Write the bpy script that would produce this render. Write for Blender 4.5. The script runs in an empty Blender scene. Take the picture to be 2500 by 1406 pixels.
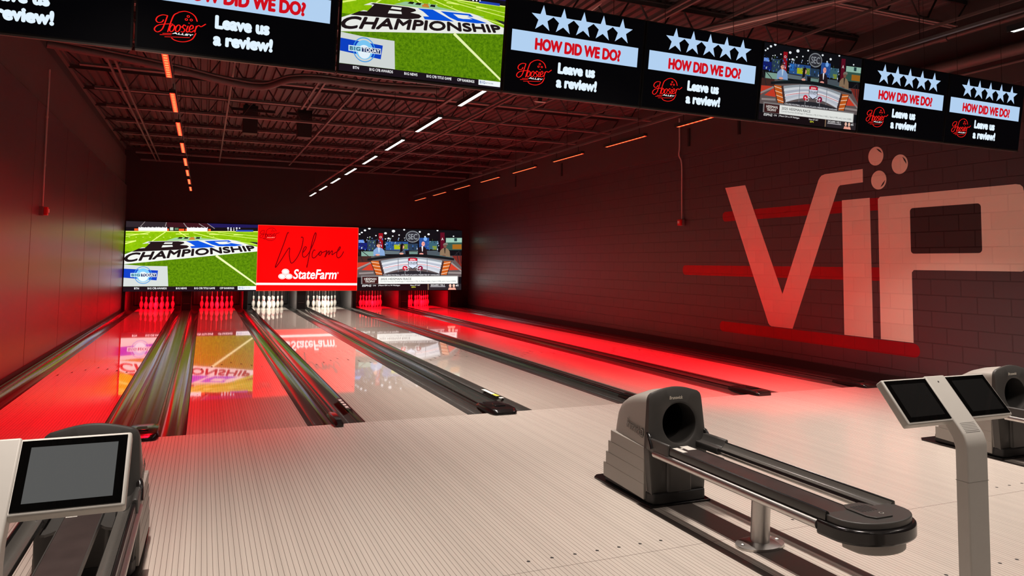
import bpy, math, random
from mathutils import Vector, Matrix
random.seed(7)
PI = math.pi
S = bpy.context.scene
COL = S.collection
R = math.radians

# ------------------------------------------------------------------ materials
def lin(c):
    c = c / 255.0
    return c / 12.92 if c <= 0.04045 else ((c + 0.055) / 1.055) ** 2.4

def rgb(r, g, b):
    return (lin(r), lin(g), lin(b), 1.0)

def new_mat(name):
    m = bpy.data.materials.new(name); m.use_nodes = True
    nt = m.node_tree
    return m, nt, nt.nodes['Principled BSDF']

def mat(name, col, rough=0.5, metal=0.0, spec=0.5, coat=0.0, noise=0.0, scale=40.0, bump=0.0):
    m, nt, b = new_mat(name)
    b.inputs['Base Color'].default_value = col
    b.inputs['Roughness'].default_value = rough
    b.inputs['Metallic'].default_value = metal
    b.inputs['Specular IOR Level'].default_value = spec
    b.inputs['Coat Weight'].default_value = coat
    b.inputs['Coat Roughness'].default_value = 0.05
    if noise or bump:
        g = nt.nodes.new('ShaderNodeNewGeometry')
        n = nt.nodes.new('ShaderNodeTexNoise'); n.inputs['Scale'].default_value = scale
        n.inputs['Detail'].default_value = 4
        nt.links.new(g.outputs['Position'], n.inputs['Vector'])
        if noise:
            mx = nt.nodes.new('ShaderNodeMix'); mx.data_type = 'RGBA'
            mx.inputs[6].default_value = tuple(c * (1 - noise) for c in col[:3]) + (1,)
            mx.inputs[7].default_value = tuple(min(1, c * (1 + noise)) for c in col[:3]) + (1,)
            nt.links.new(n.outputs['Fac'], mx.inputs[0]); nt.links.new(mx.outputs[2], b.inputs['Base Color'])
        if bump:
            bp = nt.nodes.new('ShaderNodeBump'); bp.inputs['Strength'].default_value = bump; bp.inputs['Distance'].default_value = 0.01
            nt.links.new(n.outputs['Fac'], bp.inputs['Height']); nt.links.new(bp.outputs['Normal'], b.inputs['Normal'])
    return m

_em = {}
def emat(r, g, b, gain=1.0):
    """lit display colour given as it looks on the display"""
    k = (r, g, b, gain)
    if k not in _em:
        m, nt, p = new_mat('display_%d_%d_%d' % (r, g, b))
        p.inputs['Base Color'].default_value = (0.004, 0.004, 0.004, 1)
        p.inputs['Roughness'].default_value = 0.35; p.inputs['Specular IOR Level'].default_value = 0.12
        p.inputs['Emission Color'].default_value = rgb(r, g, b)
        p.inputs['Emission Strength'].default_value = gain
        _em[k] = m
    return _em[k]

def grass_mat(name, c1, c2, gain, scale):
    m, nt, p = new_mat(name)
    p.inputs['Base Color'].default_value = (0.004, 0.004, 0.004, 1)
    p.inputs['Roughness'].default_value = 0.35; p.inputs['Specular IOR Level'].default_value = 0.12
    tc = nt.nodes.new('ShaderNodeTexCoord')
    n = nt.nodes.new('ShaderNodeTexNoise'); n.inputs['Scale'].default_value = scale; n.inputs['Detail'].default_value = 8
    n.inputs['Roughness'].default_value = 0.8
    nt.links.new(tc.outputs['Object'], n.inputs['Vector'])
    rp = nt.nodes.new('ShaderNodeValToRGB')
    rp.color_ramp.elements[0].position = 0.38; rp.color_ramp.elements[0].color = c1
    rp.color_ramp.elements[1].position = 0.64; rp.color_ramp.elements[1].color = c2
    nt.links.new(n.outputs['Fac'], rp.inputs[0]); nt.links.new(rp.outputs[0], p.inputs['Emission Color'])
    p.inputs['Emission Strength'].default_value = gain
    return m

def stripe_mat(name, base, line, period, width, x0, rough, coat=0.0, seams=(), spec=0.5, wobble=0.0):
    """boards running along y: thin dark joints every `period` across x, cross seams at given y"""
    m, nt, b = new_mat(name)
    g = nt.nodes.new('ShaderNodeNewGeometry')
    sp = nt.nodes.new('ShaderNodeSeparateXYZ'); nt.links.new(g.outputs['Position'], sp.inputs[0])
    def M(op, a, c=None):
        n = nt.nodes.new('ShaderNodeMath'); n.operation = op
        for i, v in enumerate((a, c)):
            if v is None: continue
            if isinstance(v, (int, float)): n.inputs[i].default_value = v
            else: nt.links.new(v, n.inputs[i])
        return n.outputs[0]
    a = M('SUBTRACT', sp.outputs[0], x0)
    a = M('DIVIDE', a, period)
    fr = M('FRACT', M('ADD', a, 1000.5))
    d = M('ABSOLUTE', M('SUBTRACT', fr, 0.5))
    fac = M('LESS_THAN', d, 0.5 * width / period)
    for s in seams:
        e = M('LESS_THAN', M('ABSOLUTE', M('SUBTRACT', sp.outputs[1], s)), 0.0018)
        fac = M('MAXIMUM', fac, e)
    # slight board to board tone
    fl = M('FLOOR', M('ADD', a, 1000.5))
    wn = nt.nodes.new('ShaderNodeTexWhiteNoise'); wn.noise_dimensions = '1D'; nt.links.new(fl, wn.inputs['W'])
    mx0 = nt.nodes.new('ShaderNodeMix'); mx0.data_type = 'RGBA'
    mx0.inputs[6].default_value = tuple(c * 0.95 for c in base[:3]) + (1,)
    mx0.inputs[7].default_value = tuple(c * 1.03 for c in base[:3]) + (1,)
    nt.links.new(wn.outputs['Value'], mx0.inputs[0])
    mx = nt.nodes.new('ShaderNodeMix'); mx.data_type = 'RGBA'
    nt.links.new(fac, mx.inputs[0]); nt.links.new(mx0.outputs[2], mx.inputs[6]); mx.inputs[7].default_value = line
    nt.links.new(mx.outputs[2], b.inputs['Base Color'])
    b.inputs['Roughness'].default_value = rough
    b.inputs['Specular IOR Level'].default_value = spec
    b.inputs['Coat Weight'].default_value = coat; b.inputs['Coat Roughness'].default_value = 0.02
    if wobble:
        n = nt.nodes.new('ShaderNodeTexNoise'); n.inputs['Scale'].default_value = 3.0; n.inputs['Detail'].default_value = 2
        mp = nt.nodes.new('ShaderNodeMapping'); mp.inputs['Scale'].default_value = (3.0, 1.2, 1)
        nt.links.new(g.outputs['Position'], mp.inputs[0]); nt.links.new(mp.outputs[0], n.inputs['Vector'])
        bp = nt.nodes.new('ShaderNodeBump'); bp.inputs['Strength'].default_value = wobble; bp.inputs['Distance'].default_value = 0.002
        nt.links.new(n.outputs['Fac'], bp.inputs['Height']); nt.links.new(bp.outputs['Normal'], b.inputs['Normal'])
        nt.links.new(bp.outputs['Normal'], b.inputs['Coat Normal'])
    return m

def block_mat(name, col, mortar, rough=0.55, spec=0.5, bump=0.8):
    """painted concrete block: running bond 16 x 8 inch read off world y and z"""
    m, nt, b = new_mat(name)
    g = nt.nodes.new('ShaderNodeNewGeometry')
    sp = nt.nodes.new('ShaderNodeSeparateXYZ'); nt.links.new(g.outputs['Position'], sp.inputs[0])
    cb = nt.nodes.new('ShaderNodeCombineXYZ'); nt.links.new(sp.outputs[1], cb.inputs[0]); nt.links.new(sp.outputs[2], cb.inputs[1])
    br = nt.nodes.new('ShaderNodeTexBrick')
    br.inputs['Scale'].default_value = 1.0
    br.inputs['Brick Width'].default_value = 0.406; br.inputs['Row Height'].default_value = 0.203
    br.inputs['Mortar Size'].default_value = 0.008; br.inputs['Mortar Smooth'].default_value = 0.3
    br.inputs['Color1'].default_value = tuple(c * 0.96 for c in col[:3]) + (1,)
    br.inputs['Color2'].default_value = tuple(min(1, c * 1.04) for c in col[:3]) + (1,)
    br.inputs['Mortar'].default_value = mortar
    nt.links.new(cb.outputs[0], br.inputs['Vector'])
    nt.links.new(br.outputs['Color'], b.inputs['Base Color'])
    n = nt.nodes.new('ShaderNodeTexNoise'); n.inputs['Scale'].default_value = 90; nt.links.new(g.outputs['Position'], n.inputs['Vector'])
    ad = nt.nodes.new('ShaderNodeMath'); ad.operation = 'MULTIPLY_ADD'; ad.inputs[1].default_value = -1.0
    nt.links.new(br.outputs['Fac'], ad.inputs[0])
    ml = nt.nodes.new('ShaderNodeMath'); ml.operation = 'MULTIPLY'; ml.inputs[1].default_value = 0.12
    nt.links.new(n.outputs['Fac'], ml.inputs[0]); nt.links.new(ml.outputs[0], ad.inputs[2])
    bp = nt.nodes.new('ShaderNodeBump'); bp.inputs['Strength'].default_value = bump; bp.inputs['Distance'].default_value = 0.005
    nt.links.new(ad.outputs[0], bp.inputs['Height']); nt.links.new(bp.outputs['Normal'], b.inputs['Normal'])
    b.inputs['Roughness'].default_value = rough; b.inputs['Specular IOR Level'].default_value = spec
    return m

BLACK = mat('black_gloss_plastic', (0.010, 0.009, 0.009, 1), 0.18)
BLACKM = mat('black_matt', (0.012, 0.011, 0.011, 1), 0.55, noise=0.2)
CHAR = mat('charcoal_plastic', (0.050, 0.047, 0.044, 1), 0.42, noise=0.08, bump=0.04, scale=300)
HOODGREY = mat('warm_grey_plastic', (0.34, 0.315, 0.285, 1), 0.48, noise=0.05, bump=0.05, scale=300)
CHROME = mat('brushed_steel', (0.56, 0.54, 0.52, 1), 0.36, metal=1.0, noise=0.05, scale=80)
LINER = mat('rail_liner_grey', (0.10, 0.094, 0.086, 1), 0.2, noise=0.06)
DECKBR = mat('worn_dark_deck', (0.055, 0.040, 0.038, 1), 0.28, noise=0.35, scale=9)
KIOSK = mat('kiosk_grey_paint', (0.52, 0.50, 0.46, 1), 0.42, noise=0.03)
KSEAM = mat('kiosk_joint', (0.22, 0.21, 0.19, 1), 0.5)
GLASS = mat('dark_display_glass', (0.010, 0.010, 0.010, 1), 0.006)
GLASS2 = mat('black_bezel_glass', (0.002, 0.002, 0.002, 1), 0.008)
GUTTER = mat('gutter_dark_grey', (0.060, 0.056, 0.052, 1), 0.11, noise=0.15, scale=14)
CAPM = mat('divider_capping', (0.036, 0.041, 0.037, 1), 0.17, noise=0.12, scale=10)
STEELP = mat('painted_dark_steel', (0.105, 0.083, 0.08, 1), 0.5, noise=0.1)
CHORDM = mat('chord_steel_lit', (0.26, 0.205, 0.20, 1), 0.5, noise=0.1)  # joist steel, light caught from below put into its paler colour
WEBM = mat('web_rod_steel', (0.03, 0.022, 0.022, 1), 0.6, noise=0.1)
DECKM = mat('ceiling_deck_paint', (0.065, 0.047, 0.048, 1), 0.65, noise=0.12, scale=3)
PIPE = mat('ceiling_pipe_paint', (0.09, 0.07, 0.068, 1), 0.5, noise=0.1)
CONDUIT = mat('galvanised_conduit', (0.50, 0.40, 0.37, 1), 0.4, noise=0.06)
WALLL = mat('left_wall_paint', (0.115, 0.078, 0.086, 1), 0.33, noise=0.05, scale=2)
WALLU = mat('upper_left_wall_paint', (0.10, 0.070, 0.069, 1), 0.7, noise=0.06, scale=2)
WALLD = mat('dark_wall_paint', (0.055, 0.042, 0.043, 1), 0.7, noise=0.06, scale=2)
BACKM = mat('black_back_wall', (0.022, 0.018, 0.019, 1), 0.6, noise=0.1, scale=2)
WALLR = block_mat('painted_block_wall', (0.056, 0.040, 0.047, 1), (0.026, 0.018, 0.021, 1), 0.40, 1.0)
MURAL = block_mat('mural_peach_paint', (0.93, 0.72, 0.60, 1), (0.88, 0.67, 0.555, 1), 0.55, 0.5, 0.25)
MURALR = block_mat('mural_red_paint', (0.32, 0.003, 0.010, 1), (0.26, 0.002, 0.008, 1), 0.5, 0.4, 0.25)
MURALD = block_mat('mural_dark_paint', (0.040, 0.029, 0.031, 1), (0.014, 0.009, 0.010, 1), 0.4)
PINW = mat('pin_white', (0.86, 0.82, 0.74, 1), 0.25, coat=0.4)
PINR = mat('pin_stripe_red', (0.55, 0.03, 0.05, 1), 0.3, coat=0.3)
STRING = mat('pin_string_cord', (0.5, 0.45, 0.42, 1), 0.8)
REDP = mat('red_alarm_plastic', (0.55, 0.012, 0.015, 1), 0.35)
BOXG = mat('grey_junction_box', (0.16, 0.13, 0.13, 1), 0.5)
PAPER = mat('sticker_white', (0.75, 0.72, 0.66, 1), 0.5)
YELL = mat('sticker_yellow', (0.55, 0.52, 0.06, 1), 0.5)
INKM = mat('dark_ink', (0.02, 0.018, 0.018, 1), 0.5)
CREAMP = mat('cream_print', (0.72, 0.66, 0.56, 1), 0.5)
TVFRAME = mat('tv_housing', (0.008, 0.008, 0.009, 1), 0.35)
TVBACKL = mat('tv_rail_metal', (0.16, 0.13, 0.12, 1), 0.35, metal=0.6)
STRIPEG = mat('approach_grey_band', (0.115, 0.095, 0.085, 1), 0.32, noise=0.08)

APPROACH = stripe_mat('approach_boards', (0.62, 0.555, 0.495, 1), (0.16, 0.13, 0.11, 1), 0.0274, 0.0023, 0.01, 0.22, seams=(-3.77,), wobble=0.05)
LANEM = stripe_mat('lane_boards', (0.60, 0.53, 0.465, 1), (0.17, 0.135, 0.115, 1), 0.0274, 0.0021, 0.01, 0.035, coat=0.35, wobble=0.06)

# ------------------------------------------------------------------ mesh builder
class MB:
    def __init__(s): s.v = []; s.f = []; s.mi = []; s.m = []
    def mid(s, m):
        if m not in s.m: s.m.append(m)
        return s.m.index(m)
    def add(s, vs, fs, m):
        o = len(s.v); k = s.mid(m)
        s.v.extend([tuple(p) for p in vs])
        for f in fs: s.f.append([o + i for i in f]); s.mi.append(k)
    def box(s, x0, x1, y0, y1, z0, z1, m):
        v = [(x0, y0, z0), (x1, y0, z0), (x1, y1, z0), (x0, y1, z0), (x0, y0, z1), (x1, y0, z1), (x1, y1, z1), (x0, y1, z1)]
        s.add(v, [(0, 3, 2, 1), (4, 5, 6, 7), (0, 1, 5, 4), (1, 2, 6, 5), (2, 3, 7, 6), (3, 0, 4, 7)], m)
    def beam(s, a, b, w, h, m):
        a = Vector(a); b = Vector(b); d = (b - a).normalized()
        u = Vector((0, 0, 1)) if abs(d.z) < 0.9 else Vector((1, 0, 0))
        r = d.cross(u).normalized() * w / 2; u = r.cross(d).normalized() * h / 2
        v = [a - r - u, a + r - u, a + r + u, a - r + u, b - r - u, b + r - u, b + r + u, b - r + u]
        s.add(v, [(0, 1, 2, 3), (7, 6, 5, 4), (0, 4, 5, 1), (1, 5, 6, 2), (2, 6, 7, 3), (3, 7, 4, 0)], m)
    def tube(s, pts, r, m, n=10, cap=True):
        pts = [Vector(p) for p in pts]; rings = []
        prev = None
        for i, p in enumerate(pts):
            d = (pts[min(i + 1, len(pts) - 1)] - pts[max(i - 1, 0)]).normalized()
            if prev is None:
                u = Vector((0, 0, 1)) if abs(d.z) < 0.9 else Vector((1, 0, 0))
                a = d.cross(u).normalized()
            else:
                a = (prev - d * prev.dot(d)).normalized()
            b = d.cross(a); prev = a
            rr = r[i] if isinstance(r, (list, tuple)) else r
            rings.append([p + (a * math.cos(2 * PI * k / n) + b * math.sin(2 * PI * k / n)) * rr for k in range(n)])
        v = [q for g in rings for q in g]; f = []
        for i in range(len(rings) - 1):
            for k in range(n):
                k2 = (k + 1) % n
                f.append((i * n + k, i * n + k2, (i + 1) * n + k2, (i + 1) * n + k))
        if cap:
            f.append(tuple(range(n))[::-1]); f.append(tuple((len(rings) - 1) * n + k for k in range(n)))
        s.add(v, f, m)
    def lathe(s, prof, m, n=24, c=(0, 0, 0)):
        v = []; f = []
        for r, z in prof:
            for k in range(n):
                a = 2 * PI * k / n; v.append((c[0] + r * math.cos(a), c[1] + r * math.sin(a), c[2] + z))
        for i in range(len(prof) - 1):
            for k in range(n):
                k2 = (k + 1) % n; f.append((i * n + k, i * n + k2, (i + 1) * n + k2, (i + 1) * n + k))
        f.append(tuple(range(n))[::-1]); f.append(tuple((len(prof) - 1) * n + k for k in range(n)))
        s.add(v, f, m)
    def prism(s, poly, axis, a, b, m):
        """polygon (2D) swept along axis from a to b. axis 'y': poly is (x,z); 'x': (y,z); 'z': (x,y)"""
        def P(p, t):
            return (p[0], t, p[1]) if axis == 'y' else (t, p[0], p[1]) if axis == 'x' else (p[0], p[1], t)
        n = len(poly); v = [P(p, a) for p in poly] + [P(p, b) for p in poly]
        f = [tuple(range(n)), tuple(range(2 * n - 1, n - 1, -1))]
        for i in range(n):
            j = (i + 1) % n; f.append((i, i + n, j + n, j))
        s.add(v, f, m)
    def loft(s, secs, m, cap=True):
        n = len(secs[0]); v = [p for q in secs for p in q]; f = []
        for i in range(len(secs) - 1):
            for k in range(n):
                k2 = (k + 1) % n; f.append((i * n + k, i * n + k2, (i + 1) * n + k2, (i + 1) * n + k))
        if cap:
            f.append(tuple(range(n))[::-1]); f.append(tuple((len(secs) - 1) * n + k for k in range(n)))
        s.add(v, f, m)

def obj(name, mb, parent=None, loc=(0, 0, 0), rot=(0, 0, 0), smooth=None, bevel=0.0, fix=True):
    me = bpy.data.meshes.new(name)
    me.from_pydata(mb.v, [], mb.f)
    for m in mb.m: me.materials.append(m)
    me.polygons.foreach_set('material_index', mb.mi)
    me.update()
    if fix:
        import bmesh
        bm = bmesh.new(); bm.from_mesh(me)
        bmesh.ops.recalc_face_normals(bm, faces=bm.faces); bm.to_mesh(me); bm.free()
    if smooth:
        me.polygons.foreach_set('use_smooth', [True] * len(me.polygons))
        me.set_sharp_from_angle(angle=R(smooth))
    o = bpy.data.objects.new(name, me); COL.objects.link(o)
    o.location = loc; o.rotation_euler = rot
    if parent: o.parent = parent
    if bevel:
        b = o.modifiers.new('edge_round', 'BEVEL'); b.width = bevel; b.segments = 3; b.limit_method = 'ANGLE'; b.angle_limit = R(35)
        me.polygons.foreach_set('use_smooth', [True] * len(me.polygons)); me.set_sharp_from_angle(angle=R(40))
    return o

def tag(o, label, cat, group=None, kind=None):
    o['label'] = label; o['category'] = cat
    if group: o['group'] = group
    if kind: o['kind'] = kind
    return o

def thing(name, label, cat, loc=(0, 0, 0), rotz=0.0, group=None):
    o = bpy.data.objects.new(name, None); COL.objects.link(o)
    o.location = loc; o.rotation_euler = (0, 0, rotz); o.empty_display_size = 0.1
    return tag(o, label, cat, group)

def struct(name, mb, smooth=None, label=None):
    o = obj(name, mb, smooth=smooth); o['kind'] = 'structure'
    if label: o['label'] = label
    return o

def copy_tree(o, parent=None):
    c = o.copy(); COL.objects.link(c)
    if parent: c.parent = parent
    for ch in list(o.children): copy_tree(ch, c)
    return c

ORD = ['first', 'second', 'third', 'fourth', 'fifth', 'sixth', 'seventh', 'eighth', 'ninth', 'tenth', 'eleventh', 'twelfth', 'thirteenth', 'fourteenth']

# ------------------------------------------------------------------ lettering
_txt = {}
def text_geo(s, weight=0.0, slant=0.0):
    k = (s, weight, slant)
    if k not in _txt:
        c = bpy.data.curves.new('lettering', 'FONT'); c.body = s; c.offset = weight; c.shear = slant; c.resolution_u = 4
        o = bpy.data.objects.new('lettering', c)
        me = bpy.data.meshes.new_from_object(o)
        vs = [(v.co.x, v.co.y) for v in me.vertices]; fs = [tuple(p.vertices) for p in me.polygons]
        bpy.data.objects.remove(o); bpy.data.curves.remove(c); bpy.data.meshes.remove(me)
        x0 = min(v[0] for v in vs); x1 = max(v[0] for v in vs); y0 = min(v[1] for v in vs); y1 = max(v[1] for v in vs)
        _txt[k] = ([((x - x0) / (x1 - x0), (y - y0) / (y1 - y0)) for x, y in vs], fs)
    return _txt[k]

def catmull(pts, n=6):
    if len(pts) < 3: return list(pts)
    P = [pts[0]] + list(pts) + [pts[-1]]; out = []
    for i in range(1, len(P) - 2):
        a, b, c, d = P[i - 1], P[i], P[i + 1], P[i + 2]
        for k in range(n):
            t = k / n
            out.append(tuple(0.5 * (2 * b[j] + (c[j] - a[j]) * t + (2 * a[j] - 5 * b[j] + 4 * c[j] - d[j]) * t * t + (3 * b[j] - a[j] - 3 * c[j] + d[j]) * t ** 3) for j in range(len(b))))
    out.append(tuple(pts[-1])); return out

class Canvas:
    """flat picture on a display: elements given in picture coordinates, mapped to (u, z) metres; layers step towards the viewer (-y)"""
    def __init__(s, W, H, fmap, step, gain=1.0):
        s.W, s.H, s.map, s.step, s.gain, s.mb, s.aspect = W, H, fmap, step, gain, MB(), 1.0
    def P(s, p, layer):
        u, v = s.map(p[0], p[1])
        u = min(1.0, max(0.0, u)); v = min(1.0, max(0.0, v))
        return (u * s.W, -s.step * layer, v * s.H)
    def M(s, c): return c if isinstance(c, bpy.types.Material) else emat(c[0], c[1], c[2], s.gain * (c[3] if len(c) > 3 else 1.0))
    def poly(s, pts, c, layer): s.mb.add([s.P(p, layer) for p in pts], [tuple(range(len(pts)))], s.M(c))
    def rect(s, x0, y0, x1, y1, c, layer): s.poly([(x0, y0), (x1, y0), (x1, y1), (x0, y1)], c, layer)
    def ell(s, cx, cy, rx, ry, c, layer, n=28): s.poly([(cx + rx * math.cos(2 * PI * k / n), cy + ry * math.sin(2 * PI * k / n)) for k in range(n)], c, layer)
    def ring(s, cx, cy, rx, ry, w, c, layer, a0=0, a1=360, n=32):
        v = []; 
        for k in range(n + 1):
            a = R(a0 + (a1 - a0) * k / n)
            v.append(s.P((cx + (rx - w / 2) * math.cos(a), cy + (ry - w / 2) * math.sin(a)), layer)); v.append(s.P((cx + (rx + w / 2) * math.cos(a), cy + (ry + w / 2) * math.sin(a)), layer))
        s.mb.add(v, [(2 * k, 2 * k + 1, 2 * k + 3, 2 * k + 2) for k in range(n)], s.M(c))
    def stroke(s, pts, w, c, layer, curve=True):
        q = catmull(pts) if curve else list(pts); v = []
        for i, p in enumerate(q):
            a = q[max(i - 1, 0)]; b = q[min(i + 1, len(q) - 1)]
            dx, dy = b[0] - a[0], b[1] - a[1]; L = math.hypot(dx, dy) or 1
            nx, ny = -dy / L * w / 2, dx / L * w / 2
            v.append(s.P((p[0] + nx, p[1] + ny), layer)); v.append(s.P((p[0] - nx, p[1] - ny), layer))
        s.mb.add(v, [(2 * i, 2 * i + 1, 2 * i + 3, 2 * i + 2) for i in range(len(q) - 1)], s.M(c))
    def text(s, t, x0, y0, x1, y1, c, layer, weight=0.0, slant=0.0, warp=None):
        """x0,y0 upper left; x1,y1 lower right of the lettering"""
        vs, fs = text_geo(t, 0.0, slant)
        f = warp or (lambda a, b: (x0 + (x1 - x0) * a, y1 + (y0 - y1) * b))
        offs = [(0, 0)]
        if weight:
            w = weight * (abs(y1 - y0) or 110) * 0.8
            offs = [(w * math.cos(PI * k / 4), w * math.sin(PI * k / 4)) for k in range(8)]
        for dx, dy in offs:
            q = []
            for a, b in vs:
                x, y = f(a, b); q.append(s.P((x + dx * s.aspect, y + dy), layer))
            s.mb.add(q, fs, s.M(c))

RED = (255, 30, 25); ICE = (178, 208, 240)

def hoosier_logo(cv, ox, oy, sx, sy, c, layer, w, alley=(255, 255, 255)):
    """script logo drawn in its own sketch coordinates (110..605 x 805..1135, sloped) placed at ox, oy"""
    def T(p):
        x, y = p; y = y - 0.13 * (x - 110)
        return (ox + (x - 360) * sx, oy + (y - 935) * sy)
    def st(*pts, ww=w): cv.stroke([T(p) for p in pts], ww, c, layer)
    st((200, 900), (185, 925), (150, 930), (130, 905), (145, 870), (190, 850), (240, 858))
    st((235, 860), (215, 930), (190, 1000), (150, 1030), (120, 1010), (125, 980), (160, 955), (230, 945), (290, 945))
    st((335, 825), (298, 848), (275, 905), (255, 980), (243, 1030))
    st((335, 820), (400, 808), (460, 828), (500, 865), (520, 915))
    st((512, 1040), (482, 1100), (430, 1128), (370, 1132), (310, 1115), (280, 1090))
    for cx, cy in ((283, 990), (338, 990)):
        st(*[(cx + 21 * math.cos(R(a)) - 0.22 * 36 * math.sin(R(a)), cy + 36 * math.sin(R(a))) for a in range(0, 375, 30)])
    st((300, 965), (316, 975), (330, 962)); st((356, 962), (372, 978), (396, 950))
    st((414, 968), (400, 954), (384, 966), (386, 984), (402, 1000), (400, 1020), (384, 1030), (366, 1022))
    st((434, 962), (420, 1010), (428, 1030), (446, 1016)); st((440, 936), (444, 930))
    st((452, 1000), (480, 988), (482, 964), (466, 956), (450, 980), (448, 1010), (464, 1030), (498, 1008))
    st((514, 962), (500, 1032)); st((506, 1000), (520, 968), (540, 958), (556, 970), (580, 958), (604, 940))
    for a, b in ((432, 862), (415, 895), (462, 900)):
        x, y = T((a, b)); cv.ring(x, y, 11 * sx, 11 * sy, w * 0.7, c, layer, n=14)
    for a, b, d, e in ((170, 1058, 280, 1060), (215, 1080, 455, 1088), (195, 1045, 285, 1046)):
        cv.stroke([T((a, b)), T((d, e))], w * 0.8, c, layer, curve=False)
    x0, y0 = T((288, 1034)); x1, y1 = T((488, 1072))
    cv.text('ALLEY', x0, y0 - 4 * sy, x1, y1 + 2 * sy, alley, layer + 1, 0.09, 0.2)

def review_picture(W, H):
    cv = Canvas(W, H, lambda x, y: (x / 1000.0, 1 - y / 1000.0), 0.0005, 1.0); cv.aspect = H / W
    k = W / H
    cv.rect(0, 0, 1000, 1000, (2, 2, 4), 0)
    for i in range(5):
        cx = 236 + 148 * i; cy = 166
        pts = []
        for q in range(10):
            r = 152 if q % 2 == 0 else 60
            a = -PI / 2 + q * PI / 5
            pts.append((cx + r * math.cos(a) / k * 1.0, cy + r * math.sin(a)))
        cv.poly(pts, ICE, 1)
    cv.rect(28, 326, 966, 555, ICE, 1)
    cv.text('HOW DID WE DO?', 196, 392, 826, 512, (205, 14, 28), 2, 0.09)
    hoosier_logo(cv, 200, 770, 0.50, 0.86, RED, 1, 6.0)
    cv.text('Leave us', 372, 632, 640, 742, (225, 242, 255), 1, 0.11)
    cv.text('a review!', 366, 790, 660, 900, (225, 242, 255), 1, 0.11)
    return cv

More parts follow.
